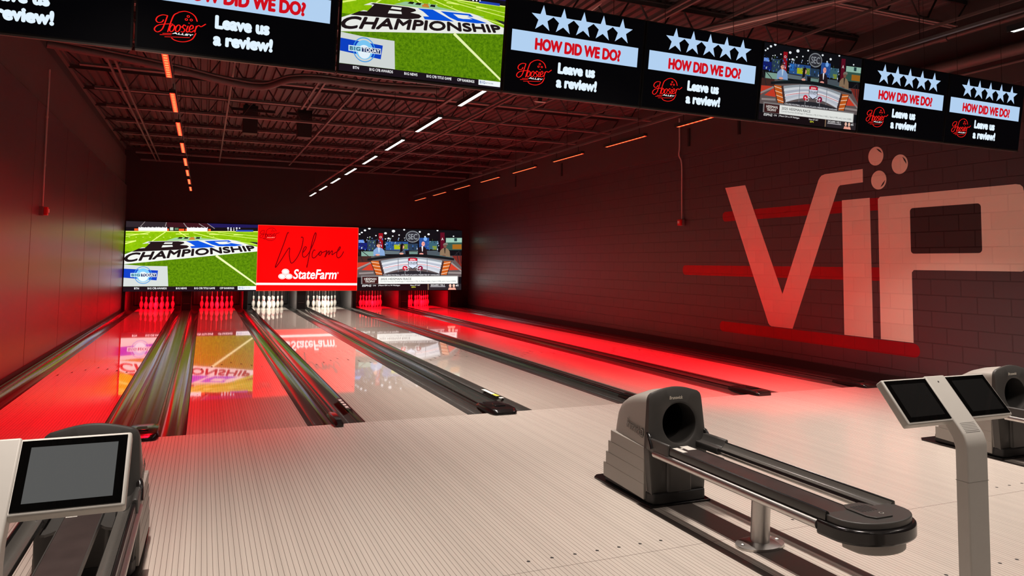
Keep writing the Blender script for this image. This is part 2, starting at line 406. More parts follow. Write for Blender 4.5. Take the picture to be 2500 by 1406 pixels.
def field_picture(W, H, step, gain, top, scale):
    def fm(x, y):
        L = 128 - 55 * (y - 60) / 1190.0; Rr = 2432 - 48 * (y - 60) / 1190.0
        u = (x - L) / (Rr - L); t = 38 + 52 * (x - 130) / 2300.0
        return u, 1 - (y - t) / (1258 - t)
    cv = Canvas(W, H, fm, step, gain)
    g1 = grass_mat('display_turf_far', rgb(120, 175, 6), rgb(150, 196, 12), gain, scale)
    g2 = grass_mat('display_turf_near', rgb(58, 104, 4), rgb(112, 158, 12), gain, scale * 1.6)
    cv.rect(-100, 0, 2600, 1300, (26, 18, 22), 0)
    cv.rect(-100, 205, 2600, 640, g1, 1); cv.rect(-100, 560, 2600, 1175, g2, 1.4)
    cv.poly([(100, 30), (800, 50), (830, 205), (100, 205)], (46, 38, 44), 1)
    cv.poly([(800, 50), (1500, 65), (1660, 205), (830, 205)], (58, 20, 28), 1)
    cv.poly([(1500, 65), (2440, 90), (2440, 215), (1660, 205)], (30, 24, 84), 1)
    for a, b, c, d in ((440, 40, 360, 135), (800, 55, 780, 130), (1095, 65, 1150, 140), (1360, 75, 1480, 150), (1510, 70, 1640, 160)):
        cv.stroke([(a, b), (c, d)], 12, (150, 140, 140), 2, False)
    cv.rect(100, 140, 2440, 206, (20, 16, 20), 1.5)
    for a, b in ((330, 812), (1150, 1512)):
        pts = [(a, 205), (a, 150)]; x = a
        while x < b: pts += [(x + 10, 132 + 14 * ((x // 20) % 3) / 2), (x + 20, 150)]; x += 22
        pts += [(b, 150), (b, 205)]; cv.poly(pts, (250, 250, 252), 3)
    for a, b in ((262, 326), (815, 840), (1012, 1105), (1125, 1148), (1525, 1570)): cv.rect(a, 165, b, 205, (235, 90, 40), 2.5)
    cv.rect(860, 142, 918, 195, (200, 215, 200), 3); cv.rect(940, 150, 1005, 190, (90, 120, 90), 3)
    for i in range(9): cv.ell(1880 + 52 * (i % 5), 150 + 32 * (i // 5), 16 - 3 * (i % 3), 15 - 3 * (i % 3), (235, 240, 255), 3, 10)
    cv.rect(2020, 180, 2340, 212, (34, 66, 170), 2.5)
    yl = (225, 245, 120)
    cv.rect(-100, 205, 2600, 220, yl, 2)
    for p, w in (([(785, 222), (555, 385)], 16), ([(1015, 222), (1170, 315)], 16), ([(1260, 235), (1700, 340), (2430, 440)], 11), ([(1500, 235), (2430, 340)], 9), ([(120, 305), (520, 232)], 10), ([(1700, 228), (2430, 290)], 7), ([(110, 430), (290, 378)], 22), ([(110, 396), (290, 376)], 9)):
        cv.stroke(p, w, yl, 2, False)
    for a, b, y in ((960, 1185, 258), (125, 335, 265), (360, 495, 262), (1540, 1720, 262), (1980, 2150, 268)): cv.rect(a, y - 7, b, y + 7, yl, 2)
    for i in range(7): cv.rect(165 + 115 * i, 312, 190 + 115 * i, 320, yl, 2)
    for i in range(6): cv.rect(1060 + 110 * i, 296, 1082 + 110 * i, 304, yl, 2)
    # painted logo
    wh = (232, 234, 228)
    cv.poly([(60, 615), (270, 545), (390, 495), (500, 500), (500, 420), (390, 432), (490, 388), (1130, 372), (1890, 350), (2010, 368), (2250, 440), (2440, 480), (2440, 560), (60, 785)], wh, 3)
    cv.poly([(800, 372), (960, 320), (1390, 306), (1420, 330), (2100, 372), (2100, 380), (1480, 360)], (150, 196, 150), 2.6)
    for i, c in enumerate(((20, 20, 22), (20, 20, 22), (190, 120, 40), (20, 20, 22))): cv.poly([(985 + 105 * i, 340), (1020 + 100 * i, 312), (1080 + 100 * i, 312), (1060 + 105 * i, 340)], c, 3)
    cv.rect(1190, 330, 1290, 356, (200, 130, 50), 3.2)
    bk = (32, 22, 24); bl = (8, 82, 214)
    cv.poly([(215, 572), (330, 515), (435, 505), (530, 412), (478, 408), (520, 394), (1000, 385), (1095, 396), (1108, 418), (1030, 448), (1150, 455), (1188, 476), (1150, 505), (1000, 533)], bk, 4)
    cv.poly([(772, 406), (906, 404), (896, 431), (752, 432)], wh, 5); cv.poly([(735, 455), (902, 452), (908, 480), (716, 494)], wh, 5)
    cv.poly([(1130, 382), (1342, 372), (1655, 484), (1232, 506), (1208, 472), (1292, 465), (1206, 412)], bl, 4)
    cv.poly([(1455, 378), (1890, 364), (1945, 394), (1840, 398), (2155, 448), (2000, 468), (1705, 470), (1590, 440)], bl, 4)
    cv.poly([(1640, 392), (1880, 384), (1850, 402), (1928, 424), (1790, 436), (1720, 432)], wh, 5)
    cv.poly([(2250, 385), (2440, 400), (2440, 440)], (40, 40, 42), 4)
    def wp(a, b):
        q = a ** 0.94
        xb, yb = 60 + 2330 * q, 752 - 212 * q - 20 * q * (1 - q) * 2
        xt, yt = 150 + 2180 * q, 600 - 140 * q - 30 * q * (1 - q)
        return xb + (xt - xb) * b, yb + (yt - yb) * b
    cv.text('CHAMPIONSHIP', 0, 0, 0, 0, bk, 4, 0.10, 0.0, wp)
    cv.stroke([(1660, 632), (2440, 1140)], 38, (232, 243, 176), 4, False)
    cv.poly([(60, 790), (400, 815), (815, 820), (828, 1168), (60, 1168)], (206, 212, 210), 3)
    cv.poly([(60, 862), (656, 895), (630, 1066), (60, 1018)], (10, 62, 190), 4)
    cv.ell(405, 975, 118, 118, (120, 195, 240), 5); cv.ell(405, 1000, 84, 84, (226, 240, 250), 5.4)
    cv.ring(405, 975, 145, 145, 12, (60, 150, 225), 5)
    cv.rect(196, 938, 630, 1008, (225, 240, 250), 6); cv.rect(205, 946, 360, 1000, (140, 200, 220), 6.5); cv.rect(372, 946, 622, 1000, (34, 54, 100), 6.5)
    cv.text('B1G', 216, 950, 350, 996, (30, 60, 90), 7, 0.02); cv.text('TODAY', 384, 950, 612, 996, (250, 252, 255), 7, 0.04)
    cv.rect(-100, 1170, 2600, 1300, (26, 18, 26), 5)
    for t, a, b in (('BTN', 258, 336), ('B1G CFB AWARDS', 480, 800), ('B1G NEWS', 960, 1145), ('B1G CFB TITLE GAME', 1278, 1640), ('CFP RANKINGS', 1728, 1985)):
        cv.text(t, a, 1188, b, 1220, (245, 245, 248), 6, 0.03)
    cv.rect(2050, 1170, 2440, 1236, (240, 246, 250), 6)
    cv.text('B1G', 2070, 1184, 2150, 1216, (40, 90, 150), 7, 0.03); cv.text('NETWORK', 2156, 1194, 2280, 1212, (90, 100, 120), 7, 0.0)
    return cv

def welcome_picture(W, H, step, gain):
    def fm(x, y):
        L = 88 - 60 * (y - 30) / 1345.0; Rr = 2122 - 40 * (y - 90) / 1270.0
        t = 30 + 62 * (x - 85) / 2040.0; b = 1378 - 24 * (x - 30) / 2050.0
        return (x - L) / (Rr - L), 1 - (y - t) / (b - t)
    cv = Canvas(W, H, fm, step, gain)
    cv.rect(-100, -100, 2300, 1500, (255, 78, 60), 0)
    cv.poly([(94, 38), (2114, 98), (2074, 1350), (40, 1370)], (255, 3, 4, 1.1), 1)
    dk = (118, 0, 6)
    hoosier_logo(cv, 310, 226, 0.80, 0.80, dk, 2, 11, (255, 170, 150))
    for pts in ([(685, 205), (660, 200), (590, 400), (500, 640), (430, 830), (410, 890), (430, 885), (520, 760), (690, 500), (690, 640), (715, 790), (760, 800), (850, 690), (930, 520), (965, 380), (970, 300), (945, 280), (930, 300)],
                [(960, 600), (1010, 540), (1035, 490), (1005, 480), (965, 560), (955, 650), (985, 690), (1050, 650), (1130, 520), (1210, 330), (1235, 220), (1215, 200), (1170, 320), (1110, 560), (1070, 760), (1040, 900), (1048, 840)],
                [(1215, 560), (1190, 540), (1155, 610), (1155, 690), (1200, 700), (1260, 640), (1310, 580), (1290, 640), (1320, 650), (1345, 600), (1330, 565), (1310, 585)],
                [(1345, 600), (1420, 570), (1455, 560), (1410, 690), (1470, 590), (1505, 560), (1490, 640), (1545, 570), (1570, 565), (1560, 640), (1620, 600), (1690, 560), (1735, 500), (1720, 480), (1670, 570), (1660, 670), (1700, 700), (1760, 650), (1805, 570)]):
        cv.stroke(pts, 22, dk, 2)
    wh = (255, 240, 240)
    for x, y, rx, ry in ((612, 985, 74, 60), (544, 1080, 76, 56), (676, 1080, 76, 56)):
        cv.ell(x, y, rx, ry, wh, 2); cv.ring(x, y, rx - 16, ry - 12, 7, (235, 120, 110), 3)
    cv.text('StateFarm', 768, 938, 1650, 1126, wh, 2, 0.035, 0.22)
    cv.ring(1680, 1005, 14, 14, 6, wh, 2)
    cv.poly([(20, 1212), (2120, 1206), (2120, 1250), (20, 1258)], (255, 232, 228), 2)
    return cv

def studio_picture(W, H, step, gain):
    def fm(x, y):
        L = 60 - 45 * (y - 50) / 1300.0; Rr = 2212 - 25 * (y - 110) / 1240.0
        t = 45 + 70 * (x - 60) / 2150.0
        return (x - L) / (Rr - L), 1 - (y - t) / (1352 - t)
    cv = Canvas(W, H, fm, step, gain)
    rnd = random.Random(3)
    cv.rect(-100, -100, 2400, 1500, (14, 15, 20), 0)
    for x0, x1, y0, y1, c in ((60, 160, 300, 360, (110, 150, 230)), (50, 225, 360, 500, (18, 30, 110)), (230, 400, 300, 520, (40, 60, 86)), (600, 1060, 340, 520, (40, 80, 140)), (620, 700, 350, 460, (34, 108, 190)),
                              (770, 900, 400, 500, (170, 180, 20)), (900, 1050, 390, 500, (110, 140, 40)), (1060, 1260, 380, 520, (38, 60, 84)), (1290, 1500, 260, 500, (40, 80, 150)), (1500, 1680, 330, 500, (56, 96, 110)),
                              (1570, 1660, 430, 510, (120, 140, 60)), (1860, 2215, 265, 360, (150, 190, 172)), (1860, 2215, 360, 520, (52, 84, 74)), (2000, 2200, 400, 500, (160, 100, 30)), (460, 545, 160, 520, (150, 16, 28)), (545, 600, 160, 560, (14, 12, 16)), (1690, 1740, 150, 560, (18, 12, 18)), (1740, 1832, 150, 520, (92, 14, 34)),
                              (110, 370, 540, 640, (128, 164, 150)), (560, 880, 520, 600, (96, 110, 116)), (1080, 1290, 530, 610, (110, 140, 132)), (1440, 1740, 530, 640, (74, 84, 92))):
        cv.rect(x0, y0, x1, y1, c, 1 + 0.01 * x0 / 100)
    for i in range(150):
        x = rnd.uniform(60, 1700); y = rnd.uniform(250, 500); w = rnd.uniform(8, 34); h = rnd.uniform(8, 60)
        c = rnd.choice(((60, 110, 190), (150, 180, 220), (30, 40, 70), (200, 215, 235), (90, 120, 60), (24, 26, 34)))
        cv.rect(x, y, x + w * 0.6, y + h * 0.6, c, 1.5 + i * 0.004)
    for x, y, r in ((275, 62, 26), (188, 100, 24), (125, 145, 20), (82, 178, 18), (760, 118, 34), (598, 162, 28), (1305, 135, 22), (1490, 186, 26), (660, 270, 22), (875, 200, 16), (745, 222, 16), (2025, 230, 16), (1680, 108, 20), (405, 210, 15), (1415, 235, 16), (980, 90, 20), (285, 240, 12), (240, 250, 10), (595, 280, 12), (985, 262, 10)):
        cv.ell(x, y, r, r * 0.8, (240, 246, 250), 2.2, 12)
    cv.ring(1155, 235, 138, 112, 22, (120, 124, 130), 2.4); cv.ell(1155, 235, 120, 96, (46, 46, 54), 2.3)
    cv.text('SEC', 1062, 180, 1250, 292, (140, 144, 150), 2.6, 0.03)
    cv.ell(1420, 285, 38, 40, (120, 170, 235), 2.3, 16); cv.text('A', 1764, 262, 1806, 312, (230, 220, 220), 2.3, 0.03); cv.ring(500, 243, 20, 16, 7, (235, 225, 225), 2.3, n=16)
    cv.rect(2040, 270, 2100, 335, (30, 60, 62), 2.3)
    # floor
    cv.rect(-100, 640, 2400, 1080, (96, 84, 84), 2)
    cv.poly([(-100, 640), (300, 640), (330, 760), (-100, 770)], (66, 40, 36), 2.1)
    cv.poly([(110, 930), (320, 775), (350, 940)], (202, 60, 40), 2.4); cv.poly([(-100, 770), (290, 765), (-100, 930)], (196, 62, 42), 2.2)
    cv.poly([(1960, 780), (2330, 930), (1910, 940)], (206, 62, 42), 2.4); cv.poly([(1990, 640), (2330, 640), (2330, 880), (2100, 770)], (120, 42, 36), 2.2)
    for a, b, c, d in ((20, 900, 300, 775), (60, 1000, 350, 985), (1960, 775, 2300, 960), (1900, 990, 2300, 1000)): cv.stroke([(a, b), (c, d)], 34, (150, 138, 136), 2.5, False)
    for a, b, c, d in ((50, 520, 140, 760), (110, 525, 250, 640), (2030, 640, 2150, 540), (2090, 560, 2130, 780), (2160, 560, 2190, 800), (600, 520, 1250, 545)): cv.stroke([(a, b), (c, d)], 14, (40, 36, 40), 2.6, False)
    # people behind the desk: body, shirt, head, hair
    sk = (226, 160, 140)
    def person(x, y, w, h, suit, shirt, skin, hair, hx=0, cap=False):
        cv.poly([(x - w * .55, y + h), (x - w * .52, y + h * .35), (x - w * .30, y + h * .10), (x - w * .1, y), (x + w * .1, y), (x + w * .32, y + h * .12), (x + w * .52, y + h * .40), (x + w * .58, y + h)], suit, 3)
        cv.poly([(x - w * .10, y), (x + w * .10, y), (x + w * .04, y + h * .62), (x - w * .03, y + h * .62)], shirt, 3.3)
        cv.ell(x + hx, y - 48, 36, 50, skin, 3.4, 18)
        if hair: cv.poly([(x + hx - 38, y - 50), (x + hx - 30, y - 92), (x + hx, y - 104), (x + hx + 32, y - 90), (x + hx + 36, y - 66), (x + hx, y - 74), (x + hx - 20, y - 60)], hair, 3.5)
        cv.rect(x + hx - 4, y - 58, x + hx + 30, y - 52, (60, 40, 40), 3.6)
        cv.ell(x - w * .12, y + h * .9, 46, 20, skin, 3.7, 12)
    person(462, 460, 210, 170, (128, 160, 204), (190, 210, 232), sk, (60, 44, 36), -10)
    person(935, 490, 120, 110, (70, 84, 100), (150, 150, 160), sk, (24, 18, 20), 8)
    cv.poly([(895, 400), (945, 375), (968, 400), (950, 420), (945, 540), (890, 560)], (22, 16, 20), 3.8)
    person(1355, 435, 180, 180, (34, 22, 28), (225, 225, 232), (236, 158, 146), None, 20)
    person(1835, 470, 200, 190, (136, 112, 88), (60, 50, 44), (120, 80, 66), None, 5)
    cv.poly([(1795, 415), (1810, 378), (1860, 362), (1900, 382), (1898, 412)], (120, 112, 104), 3.9)
    # desk
    arc = lambda t, y0, sag: y0 - sag * math.sin(PI * t)
    def band(x0, x1, y0, s0, y1, s1, c, layer, n=20):
        up = [(x0 + (x1 - x0) * k / n, arc(k / n, y0, s0)) for k in range(n + 1)]
        dn = [(x0 + (x1 - x0) * k / n, arc(k / n, y1, s1)) for k in range(n, -1, -1)]
        cv.poly(up + dn, c, layer)
    band(230, 2035, 690, 90, 735, 75, (18, 24, 28), 4.5)
    cv.poly([(230, 690), (500, 640), (1130, 598), (1760, 630), (2035, 690), (1900, 655), (1130, 640), (400, 665)], (70, 96, 98), 4.4)
    cols = ((150, 158, 166), (214, 218, 224), (176, 182, 196), (228, 230, 234), (190, 196, 208), (206, 210, 218))
    for i, c in enumerate(cols):
        ya = 735 + 45 * i; sa = 72 + 8 * i
        band(505 + 12 * i, 1775 - 12 * i, ya, sa, ya + 47, sa + 8, c, 4.6 + 0.02 * i)
    cv.stroke([(560 + (1170) * k / 12, arc(k / 12, 890, 85)) for k in range(13)], 8, (214, 50, 70), 5)
    for x in (845, 1450): cv.rect(x, 672, x + 12, 975, (120, 124, 134), 5)
    band(600, 1700, 1010, 60, 1040, 10, (40, 40, 46), 4.8)
    for sgn, xs in ((1, ((290, 740), (470, 740), (545, 1030), (395, 1030))), (-1, ((1975, 752), (1800, 752), (1730, 1035), (1880, 1035)))):
        cv.poly(xs, (196, 92, 30), 5); 
        a, b, c, d = xs
        for k in range(4):
            t = (k + 0.15) / 4
            p = (a[0] + (d[0] - a[0]) * t, a[1] + (d[1] - a[1]) * t + 10); q = (b[0] + (c[0] - b[0]) * t, b[1] + (c[1] - b[1]) * t + 40)
            cv.stroke([p, q], 12, (244, 210, 180), 5.4, False)
        cv.stroke([b, c], 36, (66, 44, 44), 5.5, False); cv.stroke([a, d], 14, (40, 34, 36), 5.5, False)
    # shield
    cv.poly([(1055, 690), (1100, 672), (1210, 672), (1252, 690), (1248, 860), (1150, 912), (1060, 860)], (30, 26, 40), 6)
    cv.poly([(1064, 696), (1104, 682), (1206, 682), (1244, 696), (1242, 742), (1066, 742)], (206, 24, 48), 6.3)
    cv.poly([(1066, 742), (1242, 742), (1238, 852), (1150, 898), (1068, 852)], (214, 222, 240), 6.3)
    cv.text('ESPN', 1098, 700, 1206, 732, (250, 235, 235), 6.6, 0.03, 0.15)
    cv.text('COLLEGE', 1066, 764, 1242, 798, (20, 20, 30), 6.6, 0.05); cv.text('FOOTBALL', 1078, 804, 1230, 824, (40, 40, 60), 6.6, 0.02)
    for x, c in ((990, (198, 24, 46)), (1312, (130, 20, 56))):
        cv.ell(x, 892, 52, 48, c, 6); cv.ell(x - 4, 888, 18, 16, (240, 220, 220), 6.3, 12); cv.ring(x + (40 if x < 1100 else -40), 925, 34, 26, 9, (225, 220, 225), 6.4, n=16); cv.stroke([(x, 935), (x, 1010)], 10, (150, 150, 155), 5.8, False)
    # captions
    cv.rect(530, 1016, 1740, 1052, (34, 30, 38), 7); cv.text('COLLEGE FOOTBALL LIVE FROM ATLANTA PRESENTED BY VANGUARD', 545, 1022, 1722, 1046, (240, 240, 244), 7.5, 0.02)
    cv.rect(100, 1045, 2125, 1235, (130, 124, 124), 6.8)
    cv.rect(125, 1070, 445, 1216, (60, 26, 26), 7.2); cv.text('HEISMAN', 165, 1094, 402, 1138, (240, 232, 226), 7.6, 0.02); cv.text('TROPHY', 178, 1148, 380, 1190, (240, 232, 226), 7.6, 0.02)
    cv.rect(445, 1066, 2108, 1216, (238, 240, 236), 7.2)
    cv.text('2025 HEISMAN RACE', 490, 1096, 1120, 1138, (40, 42, 46), 7.6, 0.015)
    cv.text('Current Favorites (DraftKings): F. Mendoza (-170), D. Pavia (+160), J. Sayin (+190), and J. Love (+5000)', 488, 1154, 2070, 1190, (92, 94, 96), 7.6, 0.0)
    cv.rect(-100, 1222, 2400, 1500, (24, 14, 18), 7)
    cv.text('ESPN2', 120, 1236, 300, 1276, (240, 240, 240), 7.6, 0.03, 0.15); cv.text('CFB', 332, 1240, 395, 1266, (230, 230, 230), 7.6, 0.01)
    cv.rect(440, 1236, 444, 1272, (220, 220, 220), 7.6); cv.text('Miami OH vs W Michigan', 456, 1236, 884, 1272, (236, 232, 232), 7.6, 0.01)
    cv.text('Noon ET SAT', 1100, 1236, 1306, 1262, (236, 232, 232), 7.6, 0.01); cv.text('ESPN', 1126, 1274, 1206, 1302, (226, 226, 70), 7.6, 0.01)
    cv.rect(1468, 1222, 1478, 1345, (200, 160, 120), 7.6); cv.rect(1478, 1222, 2240, 1345, (44, 38, 42), 7.3)
    cv.text('EXCLUSIVE + VOL 2', 1532, 1232, 1826, 1262, (242, 240, 240), 7.7, 0.03); cv.rect(1520, 1272, 1840, 1286, (190, 186, 190), 7.7)
    for x in (1948, 2026):
        cv.ell(x, 1260, 27, 34, (240, 190, 170), 7.7, 14); cv.poly([(x - 48, 1345), (x - 30, 1300), (x + 30, 1300), (x + 50, 1345)], (246, 170, 150), 7.6)
    cv.text('#5', 2070, 1236, 2128, 1276, (240, 240, 240), 7.7, 0.02)
    return cv

# ------------------------------------------------------------------ measured layout (metres; x right, y towards the pins, foul line at y = 0)
XL, XR, YB, ZTOP = -5.06, 5.75, 17.3, 4.90
LC = [-4.20, -2.42, -0.815, 0.971, 2.581, 4.332]
HW = 0.527
GW = 0.235
LANEWORD = ['leftmost', 'second from left', 'third from left', 'fourth from left', 'fifth from left', 'rightmost']
YEND = 19.6
YREAR = -12.5

# ---- room shell
m = MB(); m.box(XL - 0.3, XR + 0.3, YREAR, 0.0, -0.12, 0.0, APPROACH)
m.box(XL - 0.3, XR + 0.3, 0.0, 21.0, -0.2, -0.12, BLACKM)
for lc in LC:                                   # guide dots let into the approach boards
    for y, n, r in ((-3.65, 3, 0.010), (-4.57, 3, 0.010), (-0.09, 5, 0.006)):
        for k in range(-n, n + 1):
            x = lc + 0.137 * k
            if n == 5: x = lc + 0.094 * k
            m.add([(x + r * math.cos(a * PI / 6), y + r * math.sin(a * PI / 6), 0.0006) for a in range(12)], [tuple(range(12))], INKM)
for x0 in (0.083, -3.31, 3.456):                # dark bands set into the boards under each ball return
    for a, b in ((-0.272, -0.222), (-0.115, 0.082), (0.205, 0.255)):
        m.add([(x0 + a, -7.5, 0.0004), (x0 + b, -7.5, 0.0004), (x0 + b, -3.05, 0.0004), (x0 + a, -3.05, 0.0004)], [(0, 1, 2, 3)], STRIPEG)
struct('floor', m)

# corrugated roof deck: ribs along y
m = MB(); per = 0.1524; n = int((XR - XL + 0.8) / per); prof = []
for i in range(n + 1):
    x = XL - 0.4 + per * i
    prof += [(x, ZTOP), (x + 0.09, ZTOP), (x + 0.105, ZTOP + 0.04), (x + 0.137, ZTOP + 0.04)]
v = [(x, YREAR, z) for x, z in prof] + [(x, 21.0, z) for x, z in prof]; k = len(prof)
m.add(v, [(i, i + 1, i + 1 + k, i + k) for i in range(k - 1)], DECKM)
m.box(XL - 0.4, XR + 0.6, YREAR, 21.0, ZTOP + 0.045, ZTOP + 0.15, DECKM)
struct('ceiling', m)

m = MB(); m.box(XL - 0.15, XL, YREAR, YEND + 0.6, -0.12, 3.75, WALLL)
for y in (2.1, 4.54, 6.98, 7.18 + 2.3, 11.9, 14.3):   # panel joints
    m.box(XL - 0.002, XL + 0.0015, y - 0.004, y + 0.004, 0.1, 3.75, WALLD)
struct('wall_left', m)
m = MB(); m.box(XL - 0.25, XL - 0.05, YREAR, YB, 3.75, 4.63, WALLU); struct('trim_1', m)
m = MB(); m.box(XL - 0.30, XL - 0.09, YREAR, YB, 4.63, ZTOP + 0.02, WALLD); m.beam((XL - 0.06, YREAR, 4.86), (XL - 0.06, YB, 4.86), 0.06, 0.05, STEELP); struct('trim_2', m)
m = MB(); m.box(XR, XR + 0.2, YREAR, YEND + 0.6, -0.12, 3.72, WALLR); struct('wall_right', m)
m = MB(); m.box(XR - 0.03, XR + 0.2, YREAR, YB, 3.72, ZTOP + 0.02, WALLD)
for y in (1.4, 2.95, 4.4, 9.9, 13.0): m.box(XR - 0.05, XR - 0.03, y, y + 0.06, 3.86, 4.2, BLACKM)
struct('trim_3', m)
m = MB(); m.box(XL - 0.2, XR + 0.2, YREAR - 0.2, YREAR, -0.12, ZTOP + 0.1, WALLD); struct('wall_rear', m)
# wall over the pin decks, and the far end of the pits
m = MB(); m.box(XL - 0.2, XR + 0.2, YB, YB + 0.15, 0.60, ZTOP + 0.02, BACKM); struct('wall_back', m)
m = MB(); m.box(XL - 0.05, XR + 0.05, 20.05, 20.2, -0.12, 1.4, BLACKM); m.box(XL - 0.05, XR + 0.05, YB + 0.15, 20.2, 1.3, 1.4, BLACKM); struct('wall_pit_end', m)
m = MB(); m.box(5.36, XR, 0.0, YB + 0.1, -0.12, 0.0, BLACKM); m.box(XR - 0.05, XR, -1.2, YB, 0.0, 0.12, BLACKM); struct('baseboard_right', m)
m = MB(); m.box(XL, XL + 0.012, 0.05, YB, -0.12, 0.10, BLACKM); struct('baseboard_left', m)

# ---- lanes, gutters, dividers
def lane(i):
    x = LC[i]; b = MB()
    b.box(x - HW, x + HW, 0.0, YEND, -0.12, 0.0, LANEM)
    for k in range(-3, 4):                       # aiming arrows
        ax = x + 0.137 * k; ay = 4.88 - 0.20 * abs(k)
        b.add([(ax - 0.016, ay - 0.08, 0.0005), (ax, ay - 0.05, 0.0005), (ax + 0.016, ay - 0.08, 0.0005), (ax, ay + 0.08, 0.0005)], [(0, 1, 2, 3)], INKM)
    for k in (-5, -4, -3, 3, 4, 5):
        ax = x + 0.09 * k; ay = 2.1
        b.add([(ax + 0.009 * math.cos(a * PI / 5), ay + 0.012 * math.sin(a * PI / 5), 0.0005) for a in range(10)], [tuple(range(10))], INKM)
    o = obj('bowling_lane', b)
    tag(o, 'glossy cream bowling lane with thin board lines, %s of the six lanes' % LANEWORD[i], 'bowling lane', 'six bowling lanes', 'thing')
for i in range(6): lane(i)

def gutter(i, sgn):
    x0 = LC[i] + sgn * (HW + 0.006); x1 = LC[i] + sgn * (HW + GW - 0.002)
    b = MB(); pts = []
    n = 14
    for k in range(n + 1):
        t = k / n; xx = x0 + (x1 - x0) * t
        pts.append((xx, -0.006 - 0.068 * math.sin(PI * t) ** 0.62))
    pts += [(x1, -0.12), (x0, -0.12)]
    b.prism(pts, 'y', 0.0, YEND - 0.3, GUTTER)
    o = obj('lane_gutter', b, smooth=35)
    tag(o, 'dark glossy ball gutter along the %s edge of the %s lane' % ('left' if sgn < 0 else 'right', LANEWORD[i]), 'gutter', 'gutters beside the lanes')
    return o
gut = {}
for i in range(6):
    for s_ in (-1, 1): gut[(i, s_)] = gutter(i, s_)
def sticker(parent, x0, x1, y0, y1, z, mm, name='sticker'):
    b = MB(); b.box(x0, x1, y0, y1, z, z + 0.001, mm); return obj(name, b, parent)
g = gut[(3, -1)]; gx = LC[3] - HW
sticker(g, gx - 0.062, gx - 0.012, 0.92, 1.42, -0.006, PAPER); sticker(g, gx - 0.062, gx - 0.012, 0.92, 1.06, -0.0045, YELL); sticker(g, gx - 0.062, gx - 0.012, 0.78, 0.84, -0.006, PAPER)
g = gut[(2, -1)]; gx = LC[2] - HW
sticker(g, gx - 0.060, gx - 0.012, 0.72, 1.4, -0.006, CHAR)
for k in range(4): sticker(g, gx - 0.052, gx - 0.020, 0.80 + 0.14 * k, 0.88 + 0.14 * k, -0.0048, PAPER)

def divider(xa, xb, label, nose):
    t = thing('lane_divider', label, 'lane divider', ((xa + xb) / 2, 0, 0), 0, 'dividers between the lanes')
    w = (xb - xa) / 2
    b = MB()
    h = 0.034
    b.prism([(-w, -0.12), (w, -0.12), (w, h - 0.012), (w - 0.012, h), (-w + 0.012, h), (-w, h - 0.012)], 'y', 0.03, YB + 0.3, CAPM)
    obj('capping', b, t, smooth=50)
    b = MB()
    for s_ in (-1, 1):
        b.tube([(s_ * (w - 0.012), 0.03, h + 0.001), (s_ * (w - 0.012), YB, h + 0.001)], 0.007, BLACK, 8)
    obj('edge_strip', b, t, smooth=60)
    if nose:
        b = MB(); secs = []
        for y, k, zz in ((0.40, 1.0, h + 0.004), (0.32, 1.06, h + 0.022), (0.1, 1.12, h + 0.026), (-0.06, 1.12, h + 0.024), (-0.12, 1.0, h + 0.014), (-0.145, 0.82, h - 0.004)):
            ww = w * k
            secs.append([(-ww, y, 0.001), (ww, y, 0.001), (ww, y, zz * 0.55), (ww - 0.014, y, zz * 0.92), (ww * 0.6, y, zz), (-ww * 0.6, y, zz), (-ww + 0.014, y, zz * 0.92), (-ww, y, zz * 0.55)])
        b.loft(secs, BLACK)
        obj('nose_cap', b, t, smooth=45)
        if w > 0.08:
            b = MB(); b.prism([(-w * 0.45, 0.02), (w * 0.45, 0.02), (w * 0.3, 0.16), (-w * 0.3, 0.16)], 'z', h + 0.02, h + 0.036, BLACK); obj('sensor_pad', b, t, bevel=0.004)
    return t
G = HW + GW
divider(XL + 0.013, LC[0] - G, 'black capping strip between the left wall and the leftmost lane gutter', False)
divider(LC[0] + G, LC[1] - G, 'wide dark lane divider between the first and second lanes from the left', True)
divider(LC[1] + G, LC[2] - G, 'narrow dark lane divider between the second and third lanes from the left', True)
divider(LC[2] + G, LC[3] - G, 'wide dark lane divider between the two cream lit middle lanes', True)
divider(LC[3] + G, LC[4] - G, 'narrow dark lane divider running behind the middle ball return hood', True)
divider(LC[4] + G, LC[5] - G, 'wide dark lane divider between the two right hand red lit lanes', True)
divider(LC[5] + G, LC[5] + G + 0.235, 'wide dark lane divider between the rightmost lane and the block wall', True)

